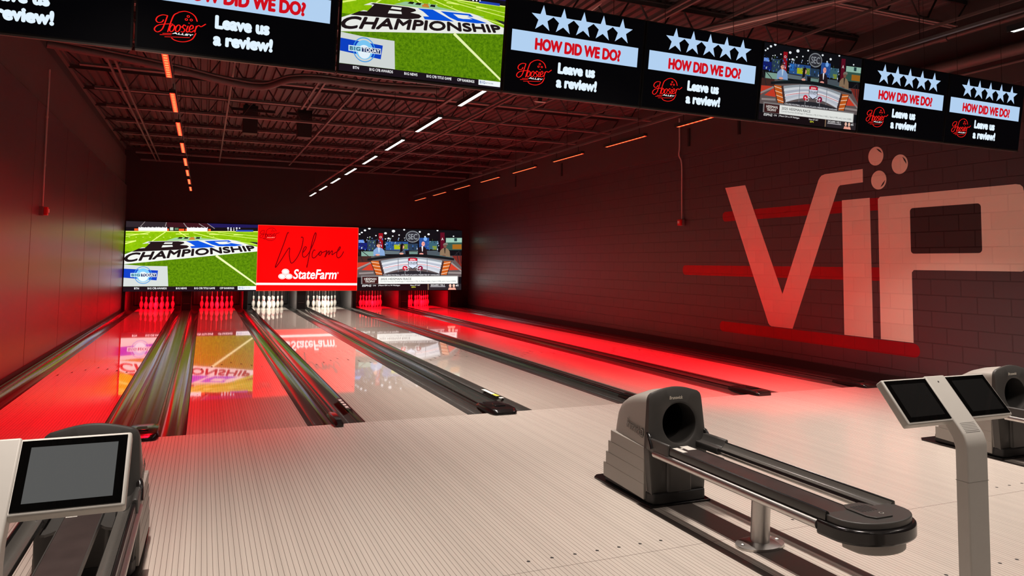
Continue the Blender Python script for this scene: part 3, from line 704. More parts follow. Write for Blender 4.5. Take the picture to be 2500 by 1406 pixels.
# ---- pin end: kickbacks, masking posts, pit curtains
edges = [XL + 0.02] + [(LC[i] + LC[i + 1]) / 2 for i in range(5)] + [5.225]
KN = ['at the left wall', 'between the first and second lanes', 'between the second and third lanes', 'between the third and fourth lanes', 'between the fourth and fifth lanes', 'between the fifth and sixth lanes', 'right of the sixth lane']
KICK = mat('kickback_panel_grey', (0.10, 0.09, 0.088, 1), 0.35, noise=0.1)
for k, x in enumerate(edges):
    hw = 0.04 if k in (0, 2, 4) else 0.115
    t = thing('kickback_wall', 'dark pin deck side wall %s from the left' % KN[k] if k not in (0, 6) else 'dark pin deck side wall %s' % KN[k], 'side wall', (x, 0, 0), 0, 'side walls beside the pin decks')
    b = MB(); b.box(-hw, hw, YB + 0.32, 19.95, -0.10, 0.60, KICK); obj('side_panel', b, t, bevel=0.006)
    b = MB(); b.box(-hw - 0.012, hw + 0.012, YB + 0.01, YB + 0.06, 0.035, 0.60, BLACKM); obj('front_post', b, t, bevel=0.004)
    if hw > 0.1:
        b = MB(); b.box(-0.09, 0.09, YB - 0.005, YB + 0.012, 0.22, 0.235, KICK); obj('access_latch', b, t)
    b = MB()
    for s_ in (-1, 1): b.tube([(s_ * (hw + 0.02), YB + 0.03, 0.04), (s_ * (hw + 0.02), YB + 0.03, 0.60)], 0.010, KICK, 8)
    obj('edge_rail', b, t, smooth=60)
b = MB(); b.box(5.37, XR - 0.002, YB + 0.02, YB + 0.06, 0.0, 0.60, BLACKM); tag(obj('end_panel', b), 'black filler panel right of the last pin deck under the screen', 'panel')
CURT = mat('pit_curtain', (0.022, 0.02, 0.02, 1), 0.7, noise=0.3, scale=12)
for i in range(6):
    b = MB(); n = 40; top = []; 
    xs = [LC[i] - 0.72 + 1.44 * k / n for k in range(n + 1)]
    v = [(x, 19.9 + 0.012 * math.sin(k * 1.3), z) for z in (0.06, 0.95) for k, x in enumerate(xs)]
    b.add(v, [(k, k + 1, n + 2 + k, n + 1 + k) for k in range(n)], CURT)
    tag(obj('pit_curtain', b, fix=False, smooth=80), 'dark curtain hanging behind the pins of the %s lane' % LANEWORD[i], 'curtain', 'curtains behind the pins')

# ---- pins
inch = 0.0254
prof = [(1.0, 0.0), (1.414, .75), (1.95, 2.25), (2.25, 3.375), (2.383, 4.5), (2.28, 5.875), (1.85, 7.25), (1.236, 8.625), (.98, 9.375), (.90, 10), (.935, 10.875), (1.047, 11.75), (1.2, 12.7), (1.273, 13.5), (1.15, 14.3), (.75, 14.85), (.2, 15.0)]
def smooth_prof(p):
    return catmull(p, 3)
pp = [(r * inch, z * inch) for r, z in smooth_prof(prof)]
def rad(z):
    for (r0, z0), (r1, z1) in zip(pp, pp[1:]):
        if z0 <= z <= z1: return r0 + (r1 - r0) * (z - z0) / max(1e-9, z1 - z0)
proto = None
POSN = [('front', 0, 0), ('left', -1, 1), ('right', 1, 1), ('left', -2, 2), ('middle', 0, 2), ('right', 2, 2), ('outer left', -3, 3), ('inner left', -1, 3), ('inner right', 1, 3), ('outer right', 3, 3)]
ROWN = ['', 'second row', 'third row', 'back row']
for i in range(6):
    red = i in (0, 1, 4, 5)
    for nm, dx, row in POSN:
        x = LC[i] + dx * 0.1524; y = 18.29 + row * 0.264
        colr = 'red lit' if red else 'white'
        lab = '%s front bowling pin of the %s lane' % (colr, LANEWORD[i]) if row == 0 else '%s bowling pin, %s of the %s in the %s lane' % (colr, nm, ROWN[row], LANEWORD[i])
        if proto is None:
            t = thing('bowling_pin', lab, 'bowling pin', (x, y, 0), 0, 'pins of the %s lane' % LANEWORD[i])
            b = MB(); b.lathe(pp, PINW, 20); obj('body', b, t, smooth=50)
            for z0, z1 in ((8.75, 9.25), (9.75, 10.25)):
                b = MB(); q = [(rad(z0 * inch + (z1 - z0) * inch * k / 3) + 0.0006, z0 * inch + (z1 - z0) * inch * k / 3) for k in range(4)]
                b.lathe(q, PINR, 20); obj('stripe', b, t, smooth=50)
            b = MB(); b.tube([(0, 0, 0.38), (0, 0, 0.75)], 0.003, STRING, 6); obj('string', b, t)
            proto = t
        else:
            t = copy_tree(proto); t.location = (x, y, 0); tag(t, lab, 'bowling pin', 'pins of the %s lane' % LANEWORD[i])

# ---- wall of screens over the pins
def wall_screen(name, x0, x1, z0, z1, label, cv, depth):
    t = thing(name, label, 'screen', (x0, YB - depth, z0))
    b = MB(); b.box(0, x1 - x0, 0.002, depth - 0.001, 0, z1 - z0, TVFRAME); obj('housing', b, t)
    obj('display', cv.mb, t, fix=False)
    return t
wall_screen('wall_screen', -5.03, -1.322, 0.604, 2.685, 'wide screen with green football field above the two leftmost lanes', field_picture(3.708, 2.081, 0.0008, 1.15, 0, 9.0), 0.06)
wall_screen('wall_screen', -1.322, 1.838, 0.610, 2.690, 'red welcome screen over the middle lanes', welcome_picture(3.16, 2.08, 0.0008, 1.2), 0.07)
wall_screen('wall_screen', 1.838, 5.466, 0.616, 2.688, 'wide screen showing a studio desk with four presenters above right hand lanes', studio_picture(3.628, 2.072, 0.0008, 1.15), 0.06)

# ---- row of televisions hung over the approach
TW, TH = 1.236, 0.71
ANG, TILT = R(1.64), R(8)
def tv(i, cv, label, group):
    d = 1.248 * i
    t = bpy.data.objects.new('ceiling_television', None); COL.objects.link(t)
    t.location = (-4.55 + math.cos(ANG) * d, -2.262 + math.sin(ANG) * d, 2.868)
    t.rotation_euler = (TILT, 0, ANG); t.empty_display_size = 0.1
    tag(t, label, 'television', group)
    b = MB(); b.box(0, TW, 0.004, 0.05, 0, TH, TVFRAME); b.box(0.2, TW - 0.2, 0.05, 0.09, 0.12, TH - 0.12, TVFRAME); obj('housing', b, t, bevel=0.004)
    b = MB(); b.box(0.004, TW - 0.004, 0.0, 0.05, -0.012, 0.0, TVBACKL); obj('bottom_rail', b, t)
    o = obj('display', cv.mb, t, fix=False); o.location = (0.012, 0.0035, 0.012)
    for xx in (0.25, TW - 0.25):
        b = MB(); b.tube([(xx, 0.07, 0.5), (xx, 0.07 + 1.5 * math.tan(TILT), 2.0)], 0.0025, BLACKM, 6); obj('hanging_wire', b, t)
    return t
PW, PH = TW - 0.024, TH - 0.024
LBL = {0: 'black review request television cut off at the top left corner of the photo', 1: 'review request television left of the football field television',
       3: 'review request television touching the right side of the football field television', 4: 'review request television touching the left side of the studio desk television',
       6: 'review request television touching the right side of the studio desk television', 7: 'review request television at the far right end of the ceiling row'}
for i in range(8):
    if i == 2: tv(i, field_picture(PW, PH, 0.0004, 1.0, 0, 26.0), 'hanging television showing a green football field', 'televisions hung in a row')
    elif i == 5: tv(i, studio_picture(PW, PH, 0.0004, 0.85), 'hanging television showing a studio desk with four presenters', 'televisions hung in a row')
    else: tv(i, review_picture(PW, PH), LBL[i], 'televisions hung in a row')

# ---- LED bars over the lanes
def led_emit(name, c, s):
    m_, nt, p = new_mat(name); p.inputs['Base Color'].default_value = (0.02, 0.02, 0.02, 1)
    p.inputs['Emission Color'].default_value = c; p.inputs['Emission Strength'].default_value = s
    return m_
LEDR = led_emit('led_red', (1.0, 0.03, 0.01, 1), 2.6); LEDRC = led_emit('led_red_core', (1.0, 0.16, 0.05, 1), 2.6); LEDW = led_emit('led_white', (1.0, 0.97, 0.90, 1), 4.0)
ZL = 3.57
ROWS = [(-3.285, 'left', True), (0.10, 'middle', False), (3.44, 'right', True)]
def led_bar(x, y, red, label, grp):
    t = thing('ceiling_led_bar', label, 'light', (x, y, ZL), 0, grp)
    b = MB(); b.box(-0.032, 0.032, -0.63, 0.63, 0.006, 0.05, BLACKM)
    b.box(-0.036, -0.030, -0.63, 0.63, -0.004, 0.05, BLACKM); b.box(0.030, 0.036, -0.63, 0.63, -0.004, 0.05, BLACKM)
    obj('housing', b, t)
    b = MB()
    if red:
        b.box(-0.028, 0.028, -0.61, 0.61, 0.002, 0.007, LEDR)
        for k in range(12):
            yy = -0.56 + 1.12 * k / 11
            b.box(-0.017, 0.017, yy - 0.02, yy + 0.02, -0.002, 0.003, LEDRC)
    else:
        b.box(-0.026, 0.026, -0.61, 0.61, 0.0, 0.007, LEDW)
    obj('led_strip', b, t)
    for yy in (-0.45, 0.45):
        b = MB(); b.tube([(0, yy, 0.05), (0, yy, 0.1575)], 0.006, BLACKM, 6); obj('bracket', b, t)
    return t
def area(name, loc, size, sy, power, col, rot=(0, 0, 0), spread=180):
    l = bpy.data.lights.new(name, 'AREA'); l.shape = 'RECTANGLE'; l.size = size; l.size_y = sy
    l.energy = power; l.color = col; l.spread = R(spread)
    o = bpy.data.objects.new(name, l); COL.objects.link(o); o.location = loc; o.rotation_euler = rot
    return o
REDL = (1.0, 0.002, 0.012); WHITEL = (1.0, 0.90, 0.82); WARM = (1.0, 0.88, 0.79)
P_APP = 28
for x, nm, red in ROWS:
    for k in range(8):
        y = 1.0 + 2.07 * k
        led_bar(x, y, red, '%s LED light bar, %s from the far end of the %s row' % ('red' if red else 'white', ORD[7 - k], nm), 'LED bars of the %s row' % nm)
        tl, pw, sw, spill = {'left': (R(10), 40, 82, 0.75), 'middle': (0.0, 33, 76, 0.15), 'right': (R(-4), 105, 68, 0.13)}[nm]
        c_ = REDL if red else WHITEL
        area('led_bar_light', (x, y, ZL - 0.006), 0.05, 1.2, pw, c_, rot=(0, tl, 0), spread=sw)
        area('led_bar_spill', (x, y, ZL - 0.007), 0.05, 1.2, pw * spill, c_, rot=(0, R(12) if nm == 'left' else 0.0, 0), spread=112 if nm == 'left' else 126)
    t = thing('lighting_track', 'thin track carrying the %s row of %s LED bars' % (nm, 'red' if red else 'white'), 'lighting track', (x, 0, ZL + 0.17), 0, 'lighting tracks')
    b = MB(); b.box(-0.02, 0.02, -6.0, 16.3, -0.012, 0.014, STEELP); obj('rail', b, t)
    for q in range(9):
        b = MB(); b.tube([(0, -4.85 + 2.5 * q, 0.01), (0, -4.85 + 2.5 * q, ZTOP - ZL - 0.17)], 0.004, BLACKM, 6); obj('hanger_rod', b, t)
    for k in range(1, 4):
        y = 1.0 - 2.07 * k
        if k == 1 and nm == 'left': continue
        area('approach_bar_light', (x, y, ZL - 0.006), 0.03, 0.8, P_APP * (1.45 if nm == 'right' else 1.05), WARM, spread=104)
led = led_bar(3.40, -3.86, False, 'white light bar at the right edge of the photo above the televisions', 'LED bars of the right row')

# lamps of the hall behind the photographer
for x in (-3.2, 0.2, 3.6):
    for y in (-8.2, -10.9):
        area('hall_lamp', (x, y, 4.3), 0.14, 0.14, 9, WARM, spread=155)
# lamps over the pins, under the front edge of each pinsetter
for i in range(6):
    red = i in (0, 1, 4, 5)
    area('pin_deck_lamp', (LC[i], YB + 0.30, 0.70), 1.0, 0.05, 60 if red else 26, REDL if red else (1.0, 0.92, 0.82), rot=(R(42), 0, 0), spread=150)

# ---- roof structure
YJ = [17.05 - 1.66 * k for k in range(13)]
ZB, ZT = 4.50, 4.86
def joist(idx, y):
    t = thing('roof_joist', 'open web steel roof joist, %s counted from the back wall' % ORD[idx], 'joist', (0, y, 0), 0, 'roof joists')
    b = MB()
    for s_ in (-0.026, 0.026): b.box(XL + 0.35, XR - 0.25, s_ - 0.020, s_ + 0.020, ZB, ZB + 0.010, CHORDM); b.box(XL + 0.35, XR - 0.25, s_ * 0.45 - 0.004, s_ * 0.45 + 0.004, ZB, ZB + 0.045, CHORDM)
    obj('bottom_chord', b, t)
    b = MB(); b.box(XL - 0.05, XR, -0.05, 0.05, ZT, ZT + 0.012, WEBM); b.box(XL - 0.05, XR, -0.018, 0.018, ZT - 0.05, ZT, WEBM)
    for k in range(70): b.box(XL + 0.1 + 0.1524 * k, XL + 0.165 + 0.1524 * k, -0.06, 0.06, ZT + 0.012, ZTOP, WEBM)
    obj('top_chord', b, t)
    b = MB(); L = 0.66; pts = []
    x = XL + 0.45
    N = int((XR - XL - 0.8) / L * 8)
    for k in range(N + 1):
        tt = k / 8.0
        z = (ZB + ZT) / 2 + 0.01 + (ZT - ZB - 0.07) / 2 * max(-1, min(1, 1.25 * math.cos(2 * PI * tt)))
        pts.append((x + L * tt, 0.0, z))
    b.tube(pts, 0.013, WEBM, 6)
    b.tube([(XL + 0.36, 0, ZB + 0.03), (XL + 0.0, 0, ZT - 0.03)], 0.011, WEBM, 6); b.tube([(XR - 0.26, 0, ZB + 0.03), (XR - 0.02, 0, ZT - 0.03)], 0.011, WEBM, 6)
    obj('web', b, t, smooth=60)
for k, y in enumerate(YJ): joist(k, y)
BR = [('at the left, near the left wall', -4.22, -6.5, 16.9, True), ('over the left lanes beside the left red LED row', -2.54, 0.5, 16.0, False), ('left of the white LED row', -0.56, -5.0, 16.0, False), ('just right of the white LED row', 2.01, -5.0, 16.6, True), ('second right of the white LED row', 2.75, -5.0, 16.5, False), ('beside the right red LED row', 4.05, -5.0, 16.2, False), ('nearest the right block wall', 5.2, -6.0, 15.5, False), ('short and left of the pair of duct drops', -1.18, 3.7, 7.2, True)]
for w_, x, y0, y1, dbl in BR:
    b = MB()
    for s_ in ((-0.05, 0.05) if dbl else (0.0,)): b.box(x + s_ - 0.016, x + s_ + 0.016, y0, y1, ZB - 0.034, ZB - 0.002, STEELP)
    tag(obj('ceiling_runner', b), 'thin %ssteel runner under the joists, %s' % ('double ' if dbl else '', w_), 'ceiling runner', 'runners under the joists')
for x in (-2.04, -0.9):
    t = thing('ceiling_duct', 'dark square duct drop, %s of the pair above the left lanes' % ('left' if x < -1.5 else 'right'), 'duct', (x, 9.55, ZTOP), 0, 'dark duct drops')
    b = MB(); b.box(-0.15, 0.15, -0.15, 0.15, -0.60, 0.0, BLACKM); obj('duct_box', b, t, bevel=0.006)
    b = MB(); b.box(-0.4, 0.5, -0.21, -0.17, -0.14, -0.08, BLACKM); obj('support_angle', b, t)
# sagging flexible pipe across the ceiling at the left
pts = catmull([(-4.9, 4.05, 4.42), (-4.2, 4.25, 4.40), (-3.3, 4.55, 4.36), (-2.6, 4.75, 4.30), (-2.1, 4.75, 4.28), (-1.75, 4.45, 4.36), (-1.3, 4.3, 4.38), (-0.4, 4.3, 4.36), (0.6, 4.2, 4.38)], 5)
b = MB(); b.tube(pts, 0.055, PIPE, 12)
for o_ in (0.07, -0.07): b.tube([(p[0], p[1] + o_, p[2] + 0.05) for p in pts], 0.02, PIPE, 8)
tag(obj('flexible_pipe', b, smooth=60), 'thick sagging pipe bundle crossing below the joists at upper left', 'pipe')
t = thing('conduit_bundle', 'parallel conduits running diagonally under the roof deck above the televisions', 'conduits', (0, 0, 0))
for k in range(6):
    o_ = 0.055 * k; b = MB()
    b.tube(catmull([(2.35 + o_, 0.7 + 0.5 * o_, 4.42), (2.62 + o_ * 1.3, -0.10, 4.42), (2.76 + o_ * 1.2, -0.42, 4.42), (3.20 + o_ * 0.6, -1.30 - o_ * .4, 4.42), (3.9 + o_ * 0.6, -2.7 - o_ * .4, 4.42)], 5), 0.019, CONDUIT if k == 2 else PIPE, 8)
    obj('conduit', b, t, smooth=60)
b = MB(); b.tube([(5.60, -7.0, 4.43), (5.60, 2.5, 4.43)], 0.030, PIPE, 12)
for y in (-1.0, 1.2): b.tube([(5.60, y - 0.05, 4.43), (5.60, y + 0.05, 4.43)], 0.042, PIPE, 12)
tag(obj('wall_pipe', b, smooth=60), 'thin pipe along the upper right wall above the televisions', 'pipe')
b = MB(); b.tube([(5.58, -7.0, 4.06), (5.58, 0.4, 4.06)], 0.075, PIPE, 14); b.tube([(5.63, -7.0, 3.93), (5.63, 0.4, 3.93)], 0.02, PIPE, 8)
tag(obj('wall_duct', b, smooth=60), 'thick pipe along the right wall lower than the thin pipe', 'pipe')
b = MB(); b.tube(catmull([(0.78, -0.55, 4.2), (0.79, -0.8, 4.22), (0.81, -1.1, 4.3), (1.0, -1.5, 4.6), (1.1, -1.6, 4.9)], 5), 0.008, CONDUIT, 8)
tag(obj('loose_cable', b, smooth=60), 'pale loose cable curving over the review television right of the field', 'cable')
b = MB(); b.box(-0.10, 0.10, -0.02, 0.02, 0.0, 0.012, PAPER); b.box(-0.03, 0.03, -0.02, 0.02, 0.012, 0.20, BLACKM)
o = obj('hanging_tag', b, loc=(2.32, 3.96, 4.30)); tag(o, 'small pale plate hanging under the joists below the televisions', 'plate')

# ---- fire alarms and their conduits on the side walls
def alarm(x, y, z, face, side):
    t = thing('fire_alarm', 'small red fire alarm on a grey box on the %s wall' % side, 'fire alarm', (x, y, z))
    b = MB(); b.box(-0.005 if face > 0 else -0.055, 0.055 if face > 0 else 0.005, -0.06, 0.06, -0.065, 0.065, BOXG); obj('back_box', b, t, bevel=0.006)
    f = 0.055 * face
    b = MB(); b.box(min(f, f + 0.05 * face), max(f, f + 0.05 * face), -0.05, 0.05, -0.06, 0.06, REDP); obj('horn', b, t, bevel=0.01)
    b = MB(); b.box(min(f + .05 * face, f + 0.062 * face), max(f + .05 * face, f + 0.062 * face), -0.03, 0.03, -0.02, 0.03, PAPER); obj('strobe_lens', b, t, bevel=0.003)
    return t
alarm(XL, 5.06, 2.235, 1, 'left'); alarm(XR, 4.68, 2.395, -1, 'right')
b = MB(); b.tube([(XL + 0.03, 5.06, 2.30), (XL + 0.03, 5.06, 4.30)], 0.014, CONDUIT, 10)
for z in (2.9, 3.6): b.tube([(XL + 0.03, 5.06, z - 0.015), (XL + 0.03, 5.06, z + 0.015)], 0.02, CONDUIT, 10)
tag(obj('wall_conduit', b, smooth=60), 'thin vertical conduit rising from the fire alarm on the left wall', 'conduit', 'wall conduits')
b = MB(); b.tube(catmull([(XR - 0.03, 4.68, 2.46), (XR - 0.03, 4.68, 3.0), (XR - 0.03, 4.68, 3.55), (XR - 0.065, 4.72, 3.72), (XR - 0.065, 4.70, 3.9), (XR - 0.065, 4.70, 4.45)], 4), 0.014, CONDUIT, 10)
tag(obj('wall_conduit', b, smooth=60), 'thin vertical conduit rising from the fire alarm on the right wall', 'conduit', 'wall conduits')

# ---- mural painted on the right wall: (y, z) outlines
t = thing('wall_mural', 'large painted VIP lettering with red stripes and three bowling balls on the block wall', 'mural', (XR, 0.8, 1.5))
def paint(name, pts, mm, lay, rounding=0):
    b = MB(); x = -0.0012 * lay
    n = len(pts); v = [(x, p[0] - 0.8, p[1] - 1.5) for p in pts] + [(0.0, p[0] - 0.8, p[1] - 1.5) for p in pts]
    b.add(v, [tuple(range(n))] + [(i, (i + 1) % n, n + (i + 1) % n, n + i) for i in range(n)], mm)
    return obj(name, b, t)
def rbar(y0, y1, z0, z1, r0, r1, n=6):
    """bar with rounded left end (y1) / right end (y0)"""
    p = []
    for cy, r, a0 in ((y1 - r1, r1, 0), (y0 + r0, r0, 90)):
        pass
    def cor(cy, cz, r, a0):
        return [(cy + r * math.cos(R(a0 + 90 * k / n)), cz + r * math.sin(R(a0 + 90 * k / n))) for k in range(n + 1)]
    return cor(y1 - r1, z1 - r1, r1, 0) + cor(y0 + r0, z1 - r0, r0, 90) + cor(y0 + r0, z0 + r0, r0, 180) + cor(y1 - r1, z0 + r1, r1, 270)
paint('stripe', rbar(0.1, 3.49, 2.355, 2.53, 0.01, 0.08), MURALR, 1)
paint('stripe', rbar(0.1, 4.70, 1.38, 1.565, 0.01, 0.085), MURALR, 1)
paint('stripe', rbar(-0.43, 3.59, 0.395, 0.575, 0.085, 0.085), MURALR, 1)
paint('letter', [(3.41, 2.96), (2.88, 2.96), (2.02, 1.12), (1.23, 2.88), (1.20, 2.92), (1.17, 2.945), (1.10, 2.96), (0.41, 2.96), (0.41, 2.77), (0.82, 2.765), (0.85, 2.745), (0.87, 2.71), (1.81, 0.585), (2.28, 0.585), (2.32, 0.60), (2.35, 0.63)], MURAL, 2)
paint('letter', [(0.79, 2.54), (0.30, 2.54), (0.29, 0.585), (0.79, 0.585)], MURAL, 2)
paint('letter', [(0.165, 2.51), (0.13, 2.54), (-1.72, 2.54), (-1.77, 2.53), (-1.80, 2.50), (-1.81, 2.45), (-1.81, 1.60), (-1.795, 1.555), (-1.76, 1.535), (-0.37, 1.535), (-0.34, 1.505), (-0.34, 0.585), (0.165, 0.585)], MURAL, 2)
paint('letter_opening', rbar(-1.30, -0.335, 1.75, 2.35, 0.045, 0.045), MURALD, 3)
for cy, cz in ((0.185, 3.115), (-0.195, 2.955), (0.145, 2.775)):
    paint('ball', [(cy + 0.125 * math.cos(2 * PI * k / 32), cz + 0.132 * math.sin(2 * PI * k / 32)) for k in range(32)], MURAL, 2)
for cy, cz, a0 in ((0.185, 3.115, 95), (-0.195, 2.955, 115), (0.145, 2.775, 185)):
    o_ = [(cy + 0.103 * math.cos(R(a0 + k * 7)), cz + 0.103 * math.sin(R(a0 + k * 7))) for k in range(11)]
    i_ = [(cy + (0.103 - 0.022 * math.sin(PI * k / 10)) * math.cos(R(a0 + k * 7)), cz + (0.103 - 0.022 * math.sin(PI * k / 10)) * math.sin(R(a0 + k * 7))) for k in range(9, 0, -1)]
    paint('ball_shine', o_ + i_, MURALD, 3)

# ---- ball returns
def outline(w_b, w_m, w_t, h, zb=0.035, n=None):
    """upright outline (x, z): bottom left, up the left side, arched top, down the right"""
    p = [(-w_b, zb), (-w_b - 0.35 * (w_m - w_b), zb + 0.12 * h), (-w_m, zb + 0.42 * (h - zb)), (-w_t, h - 0.085)]
    L = [(-w_t + 0.004, h - 0.065), (-w_t + 0.012, h - 0.048), (-w_t + 0.03, h - 0.034)]
    top = [(-w_t + 0.03 + (2 * w_t - 0.06) * k / 10, h - 0.034 + 0.034 * math.sin(PI * k / 10)) for k in range(1, 10)]
    p = p + L + top + [(-x, z) for x, z in reversed(L)] + [(-x, z) for x, z in reversed(p)]
    return p
def ball_return(x0, label):
    t = thing('ball_return', label, 'ball return', (x0, -3.10, 0), 0, 'ball returns on the approach')
    # base plate on the floor
    b = MB(); b.prism([(-0.235, -0.07), (0.235, -0.07), (0.245, 0.0), (0.24, 0.66), (0.2, 0.70), (-0.2, 0.70), (-0.24, 0.66), (-0.245, 0.0)], 'z', 0.001, 0.014, BLACK); obj('base_plate', b, t, bevel=0.003)
    b = MB(); b.prism([(-0.20, -0.055), (-0.17, -0.065), (0.17, -0.065), (0.20, -0.055), (0.215, 0.0), (0.215, 0.55), (-0.215, 0.55), (-0.215, 0.0)], 'z', 0.014, 0.085, BLACKM); obj('plinth', b, t, bevel=0.01)
    # body shell
    secs = []
    for y, h, wb, wm, wt in ((0.0, 0.735, .205, .222, .205), (0.10, 0.726, .207, .223, .204), (0.20, 0.706, .209, .224, .202), (0.29, 0.676, .21, .225, .199), (0.36, 0.636, .211, .225, .196), (0.395, 0.59, .212, .225, .196), (0.412, 0.51, .213, .225, .2), (0.422, 0.40, .213, .225, .205)):
        secs.append([(x, y, z) for x, z in outline(wb, wm, wt, h)])
    b = MB(); b.loft(secs, HOODGREY, cap=False); n_ = len(secs[0]); b.add(secs[-1], [tuple(range(n_))], HOODGREY); obj('hood', b, t, smooth=40, fix=False)
    for s_ in (-1, 1):                              # stepped panels on each flank
        b = MB()
        tiers = [(0.434, 0.395, 0.315), (0.464, 0.318, 0.235), (0.492, 0.238, 0.155), (0.520, 0.158, 0.06)]
        for k, (yb, z1, z0) in enumerate(tiers):
            e = 0.009 + 0.003 * k
            xi = 0.21; xo = 0.226 + e; xf = 0.2265 + 0.001 * k
            yf = 0.02
            drop = 0.028
            v = [(s_ * xi, yf, z0 - drop), (s_ * xf, yf, z0 - drop), (s_ * xo, yb, z0), (s_ * xi, yb, z0), (s_ * xi, yf, z1 - drop), (s_ * xf, yf, z1 - drop), (s_ * xo, yb, z1), (s_ * xi, yb, z1)]
            b.add(v, [(0, 1, 2, 3), (4, 5, 6, 7), (0, 1, 5, 4), (1, 2, 6, 5), (2, 3, 7, 6), (3, 0, 4, 7)], HOODGREY)
        obj('stepped_panel', b, t, bevel=0.003)
    b = MB()                                        # back of the steps
    for k, (yb, z1, z0) in enumerate([(0.434, 0.395, 0.30), (0.464, 0.318, 0.22), (0.492, 0.238, 0.14), (0.520, 0.158, 0.06)]):
        b.box(-0.230 - 0.003 * k, 0.230 + 0.003 * k, 0.38, yb - 0.002, z0, z1 - 0.002, HOODGREY)
    obj('stepped_back', b, t, bevel=0.004)
    # front face with round opening
    fo = outline(0.208, 0.232, 0.212, 0.752, 0.075)
    cx, cz, rr = 0.020, 0.515, 0.131
    def ry(z): return -0.035 + (0.035 * (z - 0.33) / 0.42 if z > 0.33 else -0.006 * 0)
    N = 48
    ang = [math.atan2(z - cz, x - cx) for x, z in fo]
    def on_outline(a):
        dx, dz = math.cos(a), math.sin(a); best = None
        for (xa, za), (xb, zb_) in zip(fo, fo[1:] + fo[:1]):
            ex, ez = xb - xa, zb_ - za; den = dx * ez - dz * ex
            if abs(den) < 1e-9: continue
            s1 = ((xa - cx) * ez - (za - cz) * ex) / den; s2 = ((xa - cx) * dz - (za - cz) * dx) / den
            if s1 > 0 and -1e-6 <= s2 <= 1 + 1e-6: best = s1 if best is None else min(best, s1)
        return (cx + dx * best, cz + dz * best)
    angs = sorted(set([2 * PI * k / N - PI for k in range(N)] + ang))
    outer = [on_outline(a) for a in angs]
    n = len(angs); v = []
    for k, a in enumerate(angs):
        ox, oz = outer[k]; cxk, czk = cx + rr * math.cos(a), cz + rr * math.sin(a)
        v += [(ox, 0.012, oz), (ox * 0.985, ry(oz) - 0.004, oz), (ox * 0.94 , ry(oz) - 0.010, cz + (oz - cz) * 0.965), (cx + (rr + 0.012) * math.cos(a), ry(czk) - 0.012, cz + (rr + 0.012) * math.sin(a)), (cxk, ry(czk) - 0.004, czk), (cxk, 0.12, czk)]
    f = []
    for k in range(n):
        k2 = (k + 1) % n
        for q in range(5): f.append((k * 6 + q, k2 * 6 + q, k2 * 6 + q + 1, k * 6 + q + 1))
    b = MB(); b.add(v, f, CHAR); obj('front_face', b, t, smooth=40)
    b = MB(); n_ = 32
    v = [(cx + (rr + 0.001) * math.cos(2 * PI * k / n_), y, cz + (rr + 0.001) * math.sin(2 * PI * k / n_)) for y in (-0.002, 0.30) for k in range(n_)]
    b.add(v, [(k, (k + 1) % n_, n_ + (k + 1) % n_, n_ + k) for k in range(n_)] + [tuple(n_ + k for k in range(n_))], BLACKM)
    obj('ball_tunnel', b, t, smooth=40, fix=False)
    # moulded lower front
    b = MB(); b.prism([(-0.10, -0.042), (-0.085, -0.062), (0.085, -0.062), (0.10, -0.042)], 'z', 0.08, 0.33, CHAR); obj('front_moulding', b, t, bevel=0.008)
    # lettering
    vs, fs = text_geo('Brunswick', 0.02, 0.1)
    b = MB(); b.add([(-0.052 + 0.104 * a, ry(0.69) - 0.0145, 0.672 + 0.022 * c) for a, c in vs], fs, CREAMP); obj('front_lettering', b, t)
    for s_ in (-1, 1):
        b = MB()
        def side(a, c, up): return (s_ * (0.2265 + 0.0012 * up - 0.010 * max(0, (c * 0.06 + 0.43 - 0.45)) / 0.06), (0.235 - 0.20 * a) if s_ < 0 else (0.035 + 0.20 * a), 0.462 - 0.035 * (a if s_ < 0 else 1 - a) + 0.052 * c)
        vs, fs = text_geo('Brunswick', 0.0)
        for k in range(8): b.add([side(a * 0.82 + 0.008 * math.cos(k * PI / 4), c + 0.05 * math.sin(k * PI / 4), 0.5) for a, c in vs], fs, INKM)
        b.add([side(a * 0.82, c, 1.6) for a, c in vs], fs, HOODGREY)
        def fr(a0, a1, c0, c1, up, mm): b.add([side(a, c, up) for a, c in ((a0, c0), (a1, c0), (a1, c1), (a0, c1))], [(0, 1, 2, 3)], mm)
        fr(0.85, 1.0, -0.05, 1.0, 0.5, INKM); fr(0.862, 0.988, 0.02, 0.93, 1.0, HOODGREY)
        vs, fs = text_geo('B', 0.03); b.add([side(0.89 + 0.075 * a, 0.16 + 0.62 * c, 1.5) for a, c in vs], fs, INKM)
        obj('side_lettering', b, t)
    # rack: rails, deck
    YF, YE = -0.06, -1.51
    for s_ in (-1, 1):
        b = MB()
        pr = [(0.222, 0.424), (0.226, 0.385), (0.214, 0.370), (0.152, 0.370), (0.143, 0.378), (0.146, 0.390), (0.158, 0.388), (0.172, 0.385), (0.188, 0.391), (0.200, 0.405), (0.207, 0.423), (0.214, 0.428)]
        b.prism([(s_ * x, z) for x, z in pr], 'y', YE, YF - 0.05, BLACK)
        obj('rail', b, t, smooth=50)
        b = MB(); b.prism([(s_ * x, z) for x, z in [(0.149, 0.3915), (0.160, 0.3890), (0.173, 0.3860), (0.187, 0.3920), (0.198, 0.4050), (0.2045, 0.4215), (0.2035, 0.4225), (0.196, 0.4080), (0.186, 0.3955), (0.173, 0.3900), (0.160, 0.3930), (0.150, 0.3950)]], 'y', YE, YF - 0.2, LINER); obj('rail_liner', b, t, smooth=60)
        b = MB(); b.tube([(s_ * 0.220, -1.464, 0.353), (s_ * 0.220, YF - 0.04, 0.353)], 0.024, CHROME, 16); obj('side_tube', b, t, smooth=60)
